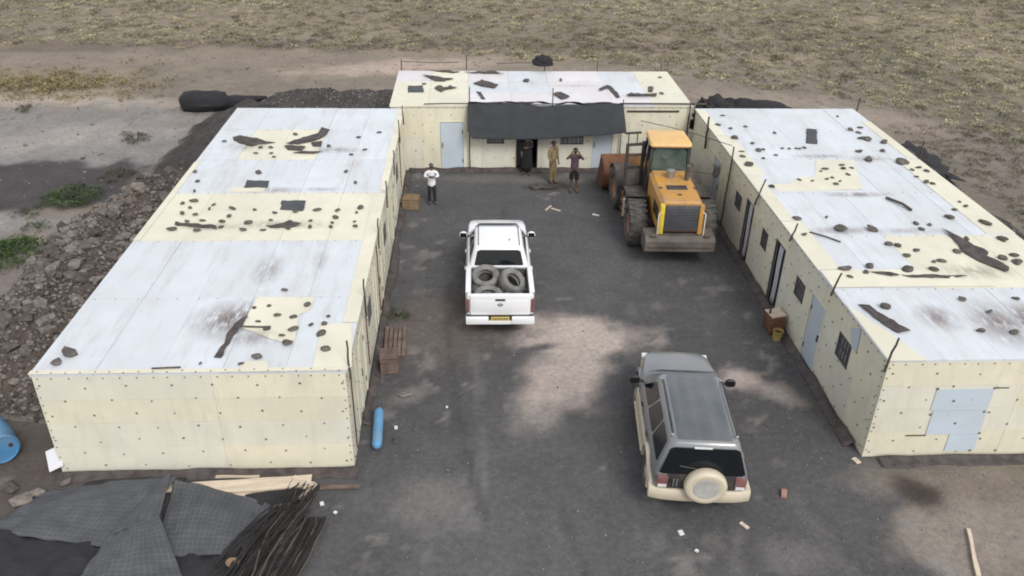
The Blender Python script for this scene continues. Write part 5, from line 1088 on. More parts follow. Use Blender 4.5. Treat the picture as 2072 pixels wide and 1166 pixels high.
# ---------------------------------------------------------------- wheel loader
def loader():
    T = empty('wheel_loader', (6.36, 24.2, 0), R(-2.0), 'orange wheel loader with a rusty bucket parked facing the far shed', 'wheel loader')
    HT = 1.10; r = .72
    for s in (-1, 1): wheel(T, s * HT, 0, r, .56, 'orange_rim', 'rubber', 20)
    F = Matrix.Translation((0, 1.45, 0)) @ Matrix.Rotation(R(4.5), 4, 'Z')     # front half, slightly articulated
    def fb(b, name, m, sm=40): return b.xf(F).build(name, m, T, sm)
    for s in (-1, 1):
        w = wheel(T, s * HT, 0, r, .56, 'orange_rim', 'rubber', 20); p = F @ Vector((s * HT, 1.55, r)); w.location = p; w.rotation_euler = (0, 0, R(4.5))
    MB().bbox(-.42, .42, -1.2, 1.35, .55, 1.05, .04).build('rear_frame', M['dark_steel'], T, 40); MB().bbox(-.85, .85, -.14, .14, .55, .85, .05).build('rear_axle', M['dark_steel'], T, 40)
    fb(MB().bbox(-.40, .40, .05, 2.0, .5, 1.25, .05), 'front_frame', M['cat_yellow']); fb(MB().bbox(-.85, .85, 1.41, 1.69, .55, .85, .05), 'front_axle', M['dark_steel'])
    # engine hood, tapering towards the back
    hr = lambda y, w, zt, zb: [(-w, y, zb), (w, y, zb), (w, y, zt - .12), (w - .10, y, zt), (-w + .10, y, zt), (-w, y, zt - .12)]
    hood = MB().rings([hr(-1.52, .62, 2.03, 1.12), hr(-1.46, .64, 2.09, 1.08), hr(.2, .65, 2.12, .98), hr(.9, .63, 2.13, .98)]).build('engine_hood', M['cat_yellow'], T, 30)
    g_ = MB().bbox(-.50, .50, -1.60, -1.50, 1.16, 1.98, .02).build('radiator_grille', M['grille'], T, 40)
    for i in range(9): MB().box(-.48, .48, -1.612, -1.602, 1.20 + i * .083, 1.212 + i * .083).build('slat', M['black'], g_)
    for s in (-1, 1): MB().bbox(min(s * .52, s * .66), max(s * .52, s * .66), -1.62, -1.48, 1.06, 2.02, .03).build('grille_post', M['yellow'] if s < 0 else M['cat_yellow'], T, 40)
    MB().bbox(-.32, .32, -.62, -.30, 2.09, 2.122, .004).build('hood_vent', M['black'], T)
    for x in (-.5, .55): MB().bbox(x - .05, x + .05, -.55, -.42, 2.08, 2.115, .005).build('hood_vent', M['black'], T)
    MB().bbox(-.06, .06, -1.05, -.95, 2.08, 2.11, .004).build('hood_latch', M['black'], T)
    ai = MB().lathe([(.12, 0), (.12, .18), (.15, .19), (.15, .25), (.10, .28), (.0001, .29)], 18, Matrix.Translation((-.06, .35, 2.12))).build('air_cleaner', M['steel'], T, 40)
    MB().tube([(.42, .15, 2.0), (.42, .15, 2.45), (.43, .08, 2.62)], [.075, .075, .065], 12).build('exhaust_pipe', M['dark_steel'], T, 50)
    for s in (-1, 1):   # side louvres
        for i in range(6): MB().box(min(s * .655, s * .672), max(s * .655, s * .672), -1.2 + i * .13, -1.13 + i * .13, 1.35, 1.75).build('louvre', M['black'], T)
    # counterweight
    MB().rings([[(x, y, z) for y, z in ((-1.72, .52), (-1.86, .60), (-1.86, .92), (-1.70, 1.04), (-1.1, 1.04), (-1.1, .52))] for x in (-1.06, -.98, .98, 1.06)]).build('counterweight', M['cw'], T, 30)
    MB().bbox(-.98, .98, -1.90, -1.862, .74, .80, .01).build('rubbing_strip', M['dark_steel'], T)
    for s in (-1, 1):
        lm = MB().bbox(min(s * .72, s * .92), max(s * .72, s * .92), -1.80, -1.70, 1.05, 1.12, .015).build('tail_lamp', M['dark_steel'], T); MB().tube([(s * .70, -1.66, 1.05), (s * .70, -1.66, 1.75), (s * .62, -1.6, 1.80)], .022, 8).build('guard_rail', M['cream_paint'], T, 60)
    # platform and fenders beside the cab
    for s in (-1, 1):
        f = MB(); n = 12; rs = []
        for i in range(n + 1):
            a = R(22 + 56 * i / n); rs.append([(x, (r + q) * math.cos(a), r + (r + q) * math.sin(a)) for x, q in ((s * .70, .10), (s * 1.36, .10), (s * 1.36, .13), (s * .70, .13))])
        f.rings(rs).build('rear_fender', M['black'], T, 40)
        MB().bbox(min(s * .66, s * 1.32), max(s * .66, s * 1.32), .55, 1.75, 1.26, 1.34, .02).build('platform', M['dark_steel'], T, 40)
        f = MB(); rs = []
        for i in range(n + 1):
            a = R(35 + 120 * i / n); rs.append([(x, 1.55 + (r + q) * math.cos(a), r + (r + q) * math.sin(a)) for x, q in ((s * .76, .09), (s * 1.40, .09), (s * 1.40, .12), (s * .76, .12))])
        fb(f.rings(rs), 'front_fender', M['dark_steel'])
    st_ = empty('ladder', (0, 0, 0)); st_.parent = T
    for y in (.84, 1.22): MB().box(-1.42, -1.37, y, y + .03, .42, 1.26).build('stile', M['rust'], st_)
    for z in (.45, .72, .99): MB().box(-1.46, -1.22, .87, 1.22, z, z + .035).build('rung', M['rust'], st_)
    tank = MB().bbox(-1.28, -.72, .78, 1.36, .62, 1.2, .05).build('fuel_tank', M['dark_steel'], T, 40); MB().bbox(-1.42, -1.28, -.02 + .78, .86, .55, 1.18, .02).build('step_guard', M['cream_paint'], T)
    # cab
    cab = empty('cab', (0, 0, 0)); cab.parent = T; y0, y1, zb, zt = .98, 2.25, 1.30, 2.88; w0, w1 = .68, .58
    def bar(a, b, t=.05, m='black', nm='pillar'): MB().tube([a, b], t, 4).build(nm, M[m], cab)
    for s in (-1, 1):
        bar((s * w0, y0, zb), (s * w1, y0 + .10, zt), .055); bar((s * w0, y1, zb), (s * w1, y1 - .22, zt), .055); bar((s * w0, 1.6, zb), (s * w1, 1.55, zt), .04)
        bar((s * w0, y0, zb + .55), (s * w0, y1, zb + .5), .03)
        MB().box(min(s * w0, s * (w0 + .03)), max(s * w0, s * (w0 + .03)), y0, y1, zb, zb + .52).build('cab_side', M['cat_yellow'] if s > 0 else M['black'], cab)
        if s > 0: pane((w0, y0, zb), (w0, y1, zb), (w1, y1 - .22, zt), (w1, y0 + .1, zt), .05, .95, .40, .96, .0).build('side_glass', M['cab_glass'], cab)
    pane((-w0, y0, zb), (w0, y0, zb), (w1, y0 + .1, zt), (-w1, y0 + .1, zt), .05, .95, .46, .97, .02).build('rear_glass', M['cab_glass'], cab)
    pane((w0, y1, zb), (-w0, y1, zb), (-w1, y1 - .22, zt), (w1, y1 - .22, zt), .05, .95, .3, .97, .0).build('front_glass', M['cab_glass'], cab)
    MB().box(-w0, w0, y0, y1, zb - .04, zb).build('cab_floor', M['black'], cab); MB().bbox(-.66, .66, y0 + .02, y0 + .06, zb, zb + .68, .01).build('cab_back', M['cat_yellow'], cab, 40)
    MB().rings([rr(y0 - .02, y1 + .02, .64, .60, .1, 2.88, bow=.02), rr(y0 - .06, y1 + .06, .68, .64, .12, 2.94, bow=.02), rr(y0 - .02, y1 + .0, .65, .61, .12, 3.03, bow=.02), rr(y0 + .2, y1 - .25, .46, .42, .12, 3.07, bow=.02)]).build('cab_roof', M['cab_roof'], cab, 40)
    seat = MB().bbox(-.25, .25, 1.25, 1.7, 1.45, 1.85, .05); seat.bbox(-.25, .25, 1.2, 1.32, 1.85, 2.35, .05); seat.build('seat', M['black'], cab, 40)
    # open left cab door, swung back against the platform
    dr = empty('cab_door', (-.72, 1.62, 1.30)); dr.parent = cab; dr.rotation_euler = (0, 0, R(12))
    for (x0_, x1_, z0_, z1_) in ((-.66, -.55, 0, 1.52), (-.11, 0, 0, 1.57), (-.55, -.11, 1.42, 1.52), (-.55, -.11, .64, .74), (-.55, -.11, 0, .08), (-.55, -.11, 1.08, 1.14)): MB().bbox(x0_, x1_, -.025, .025, z0_, z1_, .01).build('door_bar', M['black'], dr)
    MB().box(-.55, -.07, -.012, .012, .08, .62).build('door_skin', M['dark_steel'], dr)
    MB().tube([(-.60, 0, 1.5), (-.60, 0, 1.86)], .018, 6).build('mirror_stay', M['black'], dr); MB().tube([(-.30, 0, 1.5), (-.30, 0, 1.86)], .018, 6).build('mirror_stay', M['black'], dr); MB().bbox(-.72, -.18, -.04, .04, 1.84, 1.90, .01).build('mirror_bar', M['black'], dr)
    # right mirror on a bent stay
    MB().tube([(.78, .6, 1.36), (1.2, .55, 1.42), (1.42, .7, 1.75), (1.50, .8, 2.05)], .022, 8).build('mirror_stay', M['black'], T, 60); MB().tube([(.70, 1.0, 2.1), (1.1, .9, 2.08), (1.44, .82, 2.06)], .014, 6).build('mirror_stay', M['black'], T, 60)
    bm = bmesh.new(); bmesh.ops.create_icosphere(bm, subdivisions=3, radius=1)
    for v in bm.verts: v.co = Vector((v.co.x * .12, v.co.y * .05, v.co.z * .24))
    MB().bm(bm).build('mirror', M['black'], T, 50, (1.52, .8, 2.15), (0, R(8), 0))
    # loader arms and bucket
    for s in (-1, 1):
        fb(MB().extx([(.5, 1.55), (.5, 1.95), (1.2, 2.05), (2.3, 1.25), (2.75, .55), (2.55, .35), (2.15, 1.0), (1.2, 1.6)], s * .52 - .06, s * .52 + .06), 'lift_arm', M['cat_yellow'], 30)
        fb(MB().tube([(s * .34, .6, .9), (s * .5, 1.9, 1.35)], .07, 10), 'lift_cylinder', M['steel'])
        fb(MB().bbox(s * .44 - .06, s * .44 + .06, .3, .75, 1.2, 2.05, .03), 'arm_tower', M['cat_yellow'])
    fb(MB().tube([(0, .7, 1.75), (0, 1.9, 1.85)], .09, 10), 'tilt_cylinder', M['steel']); fb(MB().extx([(1.85, 1.7), (1.85, 2.0), (2.15, 1.95), (2.35, 1.0), (2.2, .95)], -.09, .09), 'bell_crank', M['cat_yellow'])
    # bucket shell: swept profile open to the front, with end plates
    prof = []; th = .035
    for i in range(13):
        a = R(80 + 190 * i / 12); prof.append((3.12 + .52 * math.cos(a), .62 + .56 * math.sin(a)))
    prof = [(3.36, 1.27)] + prof + [(3.92, .06)]
    inner = []
    for i, (y, z) in enumerate(prof):
        a_ = Vector(prof[max(i - 1, 0)]); b_ = Vector(prof[min(i + 1, len(prof) - 1)]); t = (b_ - a_).normalized(); inner.append((y - t.y * th, z + t.x * th))
    bk = MB(); W_ = 1.46; n = len(prof); vs = [(x, y, z) for x in (-W_, W_) for (y, z) in prof + inner[::-1]]; m_ = 2 * n
    fs = [(i, (i + 1) % m_, m_ + (i + 1) % m_, m_ + i) for i in range(m_)] + [(i, i + 1, m_ - 2 - i, m_ - 1 - i) for i in range(n - 1)] + [(m_ + i, m_ + i + 1, m_ + m_ - 2 - i, m_ + m_ - 1 - i) for i in range(n - 1)]
    fb(bk.add(vs, fs), 'bucket', M['rust'], 35)
    for s in (-1, 1):
        fb(MB().extx(prof, s * W_ - .0 + (.003 if s > 0 else -.035), s * W_ + (.035 if s > 0 else -.003)), 'bucket_end', M['rust'], 30)
    fb(MB().box(-1.46, 1.46, 3.90, 4.06, .03, .075), 'bucket_lip', M['dark_steel'])
loader()

# ================================================================== PEOPLE
M['skin'] = mat('dark_brown_skin', (0.12, 0.072, 0.05), 0.55, var=.12, scale=8); M['hair'] = mat('black_hair', (0.012, 0.011, 0.011), .8); M['eye'] = mat('eye_white', (.5, .48, .45), .3)
M['white_cloth'] = mat('white_shirt_cloth', (0.74, 0.74, 0.77), .9, var=.08, scale=7, bump=.3, bscale=14); M['navy'] = mat('dark_trouser_cloth', (0.022, 0.024, 0.032), .9, var=.2, bump=.3, bscale=14); M['plum'] = mat('plum_tee_cloth', (0.085, 0.055, 0.075), .9, var=.3, scale=6, bump=.3, bscale=14)
M['khaki'] = mat('khaki_cloth', (0.21, 0.165, 0.085), .9, var=.4, scale=9, bump=.3, bscale=14); M['blackcloth'] = mat('black_cloth', (0.013, 0.013, 0.015), .95, var=.2); M['sole'] = mat('dark_shoe', (0.03, 0.028, 0.026), .7); M['cap'] = mat('grey_blue_cap', (0.07, 0.085, 0.10), .8)
def skinned(name, verts, edges, rad, parent, m, sub=2):
    me = bpy.data.meshes.new(name); me.from_pydata(verts, edges, []); o = bpy.data.objects.new(name, me); COL.objects.link(o)
    md = o.modifiers.new('s', 'SKIN'); md.use_smooth_shade = True; md.branch_smoothing = .4
    for i, r in enumerate(rad): me.skin_vertices[0].data[i].radius = r if isinstance(r, tuple) else (r, r)
    me.skin_vertices[0].data[0].use_root = True
    s = o.modifiers.new('u', 'SUBSURF'); s.levels = sub; s.render_levels = sub
    dg = bpy.context.evaluated_depsgraph_get(); m2 = bpy.data.meshes.new_from_object(o.evaluated_get(dg)); o.modifiers.clear(); o.data = m2
    m2.materials.clear(); m2.materials.append(M[m]); m2.polygons.foreach_set('use_smooth', [True] * len(m2.polygons)); o.parent = parent; return o
def person(loc, rz, scale, arms, legs, top, bottom, label, shorts=False, sleeves=True, robe=False, cap=False, lean=0.0, hem_=.10):
    """faces local -y; arms / legs: per side (elbow, wrist, fingertip direction) and (knee, ankle)"""
    root = empty('person', loc, rz, label, 'person'); root.scale = (scale,) * 3
    V = []; E = []; Rd = []
    def v(p, r, par=None):
        V.append(Vector(p)); Rd.append(r); k = len(V) - 1
        if par is not None: E.append((par, k))
        return k
    pel = v((0, 0, .93), (.135, .10)); sp = v((0, .005 + lean * .3, 1.10), (.125, .092), pel); ch = v((0, lean * .7, 1.29), (.15, .10), sp); up_ = v((0, lean, 1.41), (.12, .085), ch); nk = v((0, lean - .005, 1.49), .052, up_); h0 = v((0, lean - .02, 1.55), (.062, .075), nk); h1 = v((0, lean - .02, 1.62), (.075, .092), h0); h2 = v((0, lean - .01, 1.70), (.055, .065), h1)
    v((0, lean - .118, 1.605), .014, h1)
    for s in (-1, 1): v((s * .085, lean - .005, 1.605), .014, h1)
    tops = {}; jl = {}
    for s, (el, wr_, fd) in zip((-1, 1), arms):
        sh = v((s * .175, lean, 1.40), .062, up_); e = v(el, .043, sh); w = v(wr_, .028, e); fd = Vector(fd).normalized(); pm = v(Vector(wr_) + fd * .06, (.036, .020), w); tops[s] = (sh, e, w)
        side = fd.cross(Vector((0, -1, .2))); side = side.normalized() if side.length > .1 else Vector((1, 0, 0)); k = Vector(wr_) + fd * .09; curl = Vector((0, -.5, -.3))
        for q, ln in zip((-1.5, -.5, .5, 1.5), (.062, .075, .078, .066)):
            a = v(k + side * q * .019, .0092, pm); b = v(k + side * q * .021 + fd * ln * .6, .0085, a); v(k + side * q * .021 + fd * ln + curl * .02, .007, b)
        a = v(Vector(wr_) + fd * .035 + side * .04 * s, .010, w); v(Vector(wr_) + fd * .075 + side * .062 * s, .008, a)
    for s, (kn, an) in zip((-1, 1), legs):
        hp = v((s * .09, 0, .88), .088, pel); mid_ = (Vector((s * .09, 0, .88)) + Vector(kn)) / 2; th_ = v(mid_, .075, hp); k = v(kn, .055, th_); cf = v((Vector(kn) * .6 + Vector(an) * .4) + Vector((0, .015, 0)), .052, k); a = v(an, .036, cf); v(Vector(an) + Vector((0, .03, -.05)), .034, a); f = v(Vector(an) + Vector((s * .01, -.08, -.045)), (.042, .030), a); v(Vector(an) + Vector((s * .02, -.16, -.055)), (.036, .022), f); jl[s] = (hp, th_, k, cf, a)
    body = skinned('body', V, E, Rd, root, 'skin')
    # top
    tv = [V[pel] + Vector((0, 0, -.03 - hem_)), V[sp], V[ch], V[up_], V[up_] + Vector((0, 0, .035))]; tr = [(.185, .145), (.16, .12), (.172, .122), (.15, .10), (.075, .065)]; te = [(0, 1), (1, 2), (2, 3), (3, 4)]
    if sleeves:
        for s in (-1, 1):
            sh, e, w = tops[s]; i = len(tv); tv += [V[sh], (V[sh] * .45 + V[e] * .55)] ; tr += [.082, .070]; te += [(3, i), (i, i + 1)]
            if sleeves == 'long': tv += [V[e], V[w] * .9 + V[e] * .1]; tr += [.056, .042]; te += [(i + 1, i + 2), (i + 2, i + 3)]
    skinned('shirt', tv, te, tr, root, top)
    # bottom
    bv = [V[pel] + Vector((0, 0, .04)), V[pel] + Vector((0, 0, -.02))]; br = [(.145, .11), (.155, .118)]; be = [(0, 1)]
    for s in (-1, 1):
        hp, th_, k, cf, a = jl[s]; i = len(bv); bv += [V[hp] + Vector((0, 0, -.05)), V[th_], V[k] + Vector((0, 0, -.03))]; br += [.108, .098, .082]; be += [(1, i), (i, i + 1), (i + 1, i + 2)]
        if not shorts: bv += [V[cf], V[a] + Vector((0, 0, -.05))]; br += [.072, .062]; be += [(i + 2, i + 3), (i + 3, i + 4)]
    skinned('trousers' if not shorts else 'shorts', bv, be, br, root, bottom)
    if robe:
        n = 20; rs = []
        for z, a, b in ((1.38, .17, .12), (1.2, .18, .13), (.95, .20, .15), (.6, .22, .17), (.28, .24, .19)): rs.append([(a * (1 + .05 * math.sin(i * 1.9)) * math.cos(2 * math.pi * i / n), lean * z / 1.4 + b * (1 + .06 * math.sin(i * 2.7)) * math.sin(2 * math.pi * i / n), z) for i in range(n)])
        MB().rings(rs, False).build('robe', M[bottom], root, 60)
    # hair or cap, eyes, mouth, shoes
    bm = bmesh.new(); bmesh.ops.create_icosphere(bm, subdivisions=3, radius=1)
    for q in bm.verts: q.co = Vector((q.co.x * .092, q.co.y * .108 + lean - .008, 1.625 + q.co.z * .098 if not (q.co.z < -.05 and q.co.y < .2) else 1.628 + max(q.co.z, -.1) * .05))
    MB().bm(bm).build('hair' if not cap else 'cap', M['hair' if not cap else 'cap'], root, 70)
    if cap: MB().lathe([(.0001, 0), (.085, 0), (.088, .008), (.0001, .012)], 18, Matrix.Translation((0, lean - .085, 1.64)) @ Matrix.Rotation(R(12), 4, 'X')).build('cap_peak', M['cap'], root, 40)
    for s in (-1, 1):
        MB().lathe([(.0001, -.012), (.009, -.008), (.012, 0), (.009, .008), (.0001, .012)], 10, Matrix.Translation((s * .032, lean - .104, 1.62))).build('eye', M['eye'], root, 60)
        hp, th_, k, cf, a = jl[s]; p = V[a]; sh = MB().rings([[(p.x + s * .012 + w_ * c_, y_ + p.y, z_) for c_, z_ in ((-1, .0), (1, .0), (1, h_ * .6), (.5, h_), (-.5, h_), (-1, h_ * .6))] for y_, w_, h_ in ((.09, .035, .06), (.02, .042, .09), (-.08, .048, .07), (-.17, .045, .045), (-.20, .025, .03))]); sh.build('shoe', M['sole'], root, 50)
    MB().bbox(-.025, .025, lean - .103, lean - .094, 1.555, 1.565, .003).build('mouth', M['rust'], root)
    return root
LEG = (((-.10, -.02, .49), (-.11, .02, .09)), ((.10, -.02, .49), (.12, .0, .09)))
# white shirt, both hands at the chest on a remote controller
p = person((-1.4, 27.40, 0), R(5), .88, (((-.27, -.05, 1.17), (-.11, -.27, 1.24), (.6, -.5, .1)), ((.27, -.05, 1.17), (.11, -.27, 1.24), (-.6, -.5, .1))), LEG, 'white_cloth', 'navy', 'person in a white shirt and dark trousers standing alone near the left shed', cap=True, sleeves='long', hem_=.20)
rc = MB().bbox(-.07, .07, -.035, .035, -.02, .02, .01).build('remote_controller', M['black'], None, 40, (-1.39, 27.11, 1.10), (R(30), 0, 0)); tag(rc, 'small dark remote controller held by the person in the white shirt', 'controller')
# plum top, hands lifted to the head
person((3.75, 28.42, 0), R(-4), .985, (((-.31, -.16, 1.33), (-.12, -.17, 1.585), (.45, .1, .5)), ((.31, -.16, 1.33), (.12, -.17, 1.585), (-.45, .1, .5))), LEG, 'plum', 'blackcloth', 'person in a plum top and black shorts with both hands raised to the head', shorts=True)
# khaki clothes, arms down
person((3.04, 29.25, 0), R(38), .97, (((-.22, .02, 1.13), (-.20, -.10, .90), (0, -.2, -1)), ((.22, .02, 1.13), (.21, -.08, .90), (0, -.2, -1))), (((-.07, -.01, .49), (-.06, .03, .09)), ((.07, -.05, .49), (.07, -.05, .09))), 'khaki', 'khaki', 'person in khaki clothes standing under the middle of the black awning', sleeves='long')
# black clothes in the doorway
person((2.12, 30.18, 0), R(-12), .96, (((-.24, .03, 1.13), (-.20, -.10, .92), (.1, -.2, -1)), ((.22, -.02, 1.15), (.06, -.20, 1.15), (-.8, -.2, .1))), LEG, 'blackcloth', 'blackcloth', 'person in long black clothes standing in the dark doorway under the awning', sleeves='long', robe=True)

# ================================================================== THINGS IN THE YARD AND AROUND
M['blue_drum'] = mat('blue_plastic', (0.055, 0.19, 0.36), .45, var=.12, dust=((.25, .24, .22), .35)); M['blue_gas'] = mat('blue_cylinder_paint', (0.09, 0.27, 0.48), .5, var=.15, scale=6, dust=((.3, .28, .26), .4))
M['white_board'] = mat('white_board', (0.66, 0.67, 0.70), .6, var=.08, dust=((.4, .37, .34), .4)); M['bark'] = mat('dark_branch', (0.022, 0.020, 0.019), .9, var=.4, scale=10, rnd=.4); M['redwood'] = mat('reddish_crate_wood', (0.105, 0.07, 0.058), .85, var=.25, scale=6, dust=(DUSTC, .4)); M['endgrain'] = mat('cut_log_end', (0.30, 0.21, 0.145), .85, var=.3, scale=14)
M['ochre'] = mat('ochre_crate', (0.19, 0.125, 0.065), .85, var=.3, dust=(DUSTC, .4)); M['bucket_y'] = mat('yellow_bucket', (0.42, 0.30, 0.07), .6, var=.2, dust=(DUSTC, .5)); M['brick'] = mat('pinkish_brick', (0.36, 0.20, 0.16), .9, var=.2)

# blue gas cylinder lying along the left shed
cyl = empty('gas_cylinder', (-2.10, 14.12, .115), R(3), 'light blue gas cylinder lying beside the left shed', 'gas cylinder')
mt = Matrix.Rotation(R(-90), 4, 'X'); MB().lathe([(.0001, 0), (.05, .008), (.092, .045), (.11, .10), (.112, .16), (.112, 1.15), (.105, 1.24), (.075, 1.31), (.04, 1.345), (.038, 1.38)], 24, mt).build('shell', M['blue_gas'], cyl, 50)
MB().lathe([(.045, 1.365), (.045, 1.45), (.03, 1.47), (.0001, 1.475)], 14, mt).build('valve_cap', M['dark_steel'], cyl, 40)
# blue barrel at the left edge
bar_ = empty('barrel', (-10.25, 14.45, .30), R(42), 'big blue plastic barrel lying on bare earth at the left edge', 'barrel')
bar_.scale = (1.2, 1.2, 1.2); bar_.location = (-10.2, 14.35, .365)
mt = Matrix.Rotation(R(90), 4, 'X'); MB().lathe([(.0001, -.46), (.26, -.46), (.285, -.44), (.285, -.40), (.275, -.38), (.295, -.2), (.305, -.05), (.305, .05), (.295, .2), (.275, .38), (.285, .40), (.285, .44), (.26, .46), (.245, .43), (.0001, .43)], 32, mt).build('shell', M['blue_drum'], bar_, 40)
for x in (-.13, .14): MB().lathe([(.035, .428), (.035, .455), (.0001, .456)], 14, mt @ Matrix.Translation((x, .03, 0))).build('bung', M['black'], bar_, 40)
mt2 = Matrix.Translation((.0, -.05, .28)); MB().lathe([(.055, .0), (.055, .035), (.0001, .036)], 16, mt2).build('side_opening', M['black'], bar_, 40)
# planks in front of the left shed
pl_ = [((-6.35, 13.02, .05), (-3.35, 13.18, .09), .22, 'longest pale plank, at the back of the stack before the left shed'), ((-5.3, 12.88, .10), (-3.45, 12.98, .14), .20, 'pale plank lying in the middle of the stack before the left shed'), ((-4.9, 12.70, .05), (-3.35, 12.82, .08), .26, 'wide pinkish plank at the front of the stack before the left shed'), ((-3.75, 13.15, .12), (-3.25, 12.85, .15), .24, 'short pale board across the right end of the plank stack'), ((-4.5, 12.50, .04), (-3.7, 12.60, .04), .2, 'short splintered plank in front of the stack'), ((-3.25, 12.95, .20), (-3.45, 12.45, .24), .06, 'thin pale lath resting on the branch heap end'),
       ((-5.35, 13.36, .03), (-4.45, 13.34, .03), .06, 'thin white lath lying at the foot of the left shed front'), ((-3.15, 12.98, .03), (-2.35, 13.0, .03), .10, 'brownish plank running out to the right of the stack')]
def plank(a, b, w, th, label, m='wood_pale', grp='planks on the ground', name='plank'):
    a = Vector(a); b = Vector(b); d = b - a; L_ = d.length; o = MB(); n = 6; vs = []
    rs = [[(x, -w / 2 + .01 * math.sin(x * 5), 0), (x, w / 2 + .008 * math.sin(x * 7), 0), (x, w / 2 + .008 * math.sin(x * 7), th), (x, -w / 2 + .01 * math.sin(x * 5), th)] for x in lin(0, L_, n)]
    ob = o.rings(rs).build(name, M[m], None, None, a); ob.rotation_euler = d.to_track_quat('X', 'Z').to_euler(); return tag(ob, label, 'plank', grp)
for a, b, w, lb in pl_: plank(a, b, w, .035, lb, 'redwood' if lb.startswith('brownish') else 'wood_pale')
# heap of folded shade net
def quadP(a, b, c, d, sag=0.0, bulge=0.0):
    a, b, c, d = map(Vector, (a, b, c, d))
    def P(u, v):
        p = (a * (1 - u) + b * u) * (1 - v) + (d * (1 - u) + c * u) * v; p.z += bulge * math.sin(math.pi * u) * math.sin(math.pi * v) - sag * math.sin(math.pi * u) * (1 - v); return p
    return P
hp_ = empty('net_heap', (-6.4, 12, 0), 0, 'heap of folded dark grey shade netting in front of the left shed', 'net'); off = Vector((6.4, -12, 0))
def fold(a, b, c, d, bul, m, sd, nm='net_fold', amp=.075):
    a, b, c, d = [Vector(p) + off for p in (a, b, c, d)]; cloth(nm, quadP(a, b, c, d, 0, bul), 44, 44, m, None, None, amp, 2.0, sd, hp_, .012)
fold((-9.4, 11.9, .10), (-6.6, 11.35, .20), (-6.05, 13.22, .22), (-8.6, 13.05, .08), .13, 'net', 1)
fold((-9.6, 10.9, .03), (-6.6, 10.55, .05), (-6.45, 11.55, .18), (-9.5, 11.95, .08), .14, 'netblack', 2, amp=.16)
fold((-7.15, 10.25, .20), (-4.95, 10.2, .24), (-6.02, 12.0, .36), (-6.75, 11.6, .30), .07, 'net', 3)
fold((-6.75, 11.55, .32), (-5.98, 11.95, .38), (-6.20, 13.30, .26), (-6.28, 13.28, .26), .03, 'net', 4, amp=.03)
fold((-5.95, 11.2, .10), (-4.1, 11.15, .14), (-4.0, 12.45, .12), (-6.1, 13.15, .2), .2, 'net', 5)
fold((-5.4, 10.3, .02), (-4.2, 10.4, .03), (-4.0, 11.2, .12), (-5.8, 11.3, .10), .10, 'netblack', 6, amp=.12)
fold((-8.2, 12.95, .06), (-5.9, 13.15, .16), (-5.95, 13.38, .04), (-7.9, 13.36, .03), .10, 'netblack', 7, amp=.04)
fold((-4.35, 12.35, .12), (-3.3, 12.65, .10), (-3.35, 12.95, .16), (-4.6, 12.75, .08), .06, 'netblack', 10, amp=.05)
# heap of black branches beside it
bh = empty('branch_heap', (-3.7, 11.7, 0), 0, 'heap of thin black branches leaning right of the folded netting', 'branches'); br_ = random.Random(9)
for i in range(70):
    t = br_.random(); lay_ = br_.random(); bx_ = -4.6 + .75 * t + br_.uniform(-.15, .15); tx = -3.62 + .42 * t + br_.uniform(-.15, .15); y0 = br_.uniform(10.1, 11.1); y1 = br_.uniform(12.0, 12.95); z = .04 + lay_ * .38 * (1 - abs(t - .4)); n = 6; pts_ = []
    for k in range(n + 1):
        f = k / n; pts_.append((bx_ + (tx - bx_) * f + br_.uniform(-.06, .06) + 3.7, y0 + (y1 - y0) * f - 11.7, z + .10 * math.sin(f * 3) + .10 * f + br_.uniform(-.025, .025)))
    r0 = br_.uniform(.010, .03); MB().tube(pts_, [r0 * (1 - .6 * k / n) for k in range(n + 1)], 5).build('branch', M['bark' if i % 9 else 'wood_dark'], bh, 60)
for i in range(34):   # the outer fan, bent to the right
    t = br_.random(); pts_ = []
    for k in range(7): f = k / 6; pts_.append((-3.95 + .5 * t + (.55 * f) + .12 * math.sin(f * 2.8) + br_.uniform(-.02, .02) + 3.7, 10.0 + 2.1 * f - 11.7 + br_.uniform(-.02, .02), .03 + .12 * math.sin(f * 2.6) * br_.uniform(.5, 1.2)))
    MB().tube(pts_, br_.uniform(.008, .018), 5).build('branch', M['bark' if i % 7 else 'wood_dark'], bh, 60)
lg = empty('log', (-4.36, 10.85, .27), R(8), 'short cut log with a pale end lying on the net heap', 'log')
mt = Matrix.Rotation(R(-90), 4, 'X'); MB().lathe([(.13, 0), (.135, .1), (.13, .2), (.12, .33), (.10, .34)], 18, mt).build('bark', M['bark'], lg, 50); MB().lathe([(.0001, -.006), (.10, -.008), (.127, -.002), (.127, .01)], 18, mt).build('cut_end', M['endgrain'], lg, 40)
# grey stones at the very left
for i, (x, y, s, lb) in enumerate([(-9.0, 12.75, .5, 'grey stone at the left edge behind the netting'), (-8.75, 12.98, .38, 'smaller grey stone touching the netting back corner'), (-9.35, 13.15, .42, 'grey stone behind the others at the left edge'), (-8.98, 11.35, .22, 'pale round stone at the left edge near the bottom corner'), (-8.35, 13.3, .25, 'small stone below the left shed corner')]):
    o = link_mesh('stone', RUB[i], None, (x, y, s * .22), (.1, .2, i), (s, s * .8, s * .7)); tag(o, lb, 'stone', 'stones on the ground')
# white boards
def board(c, sx, sy, rot, label):
    b = MB().bbox(-sx / 2, sx / 2, -sy / 2, sy / 2, -.012, .012, .004); o = b.build('board', M['white_board'], None, None, c, rot); tag(o, label, 'board', 'white boards')
board((-8.70, 13.72, .30), .32, .46, (R(38), R(-24), R(8)), 'white board leaning on the near corner of the left shed')
board((-9.15, 14.9, 1.62), .26, .34, (R(35), R(-20), R(20)), 'bent white board sticking up beside the left shed roof corner')
board((-14.1, 21.4, .25), .5, .3, (R(12), 0, R(10)), 'small pale board on the ground at the foot of the stony bank')
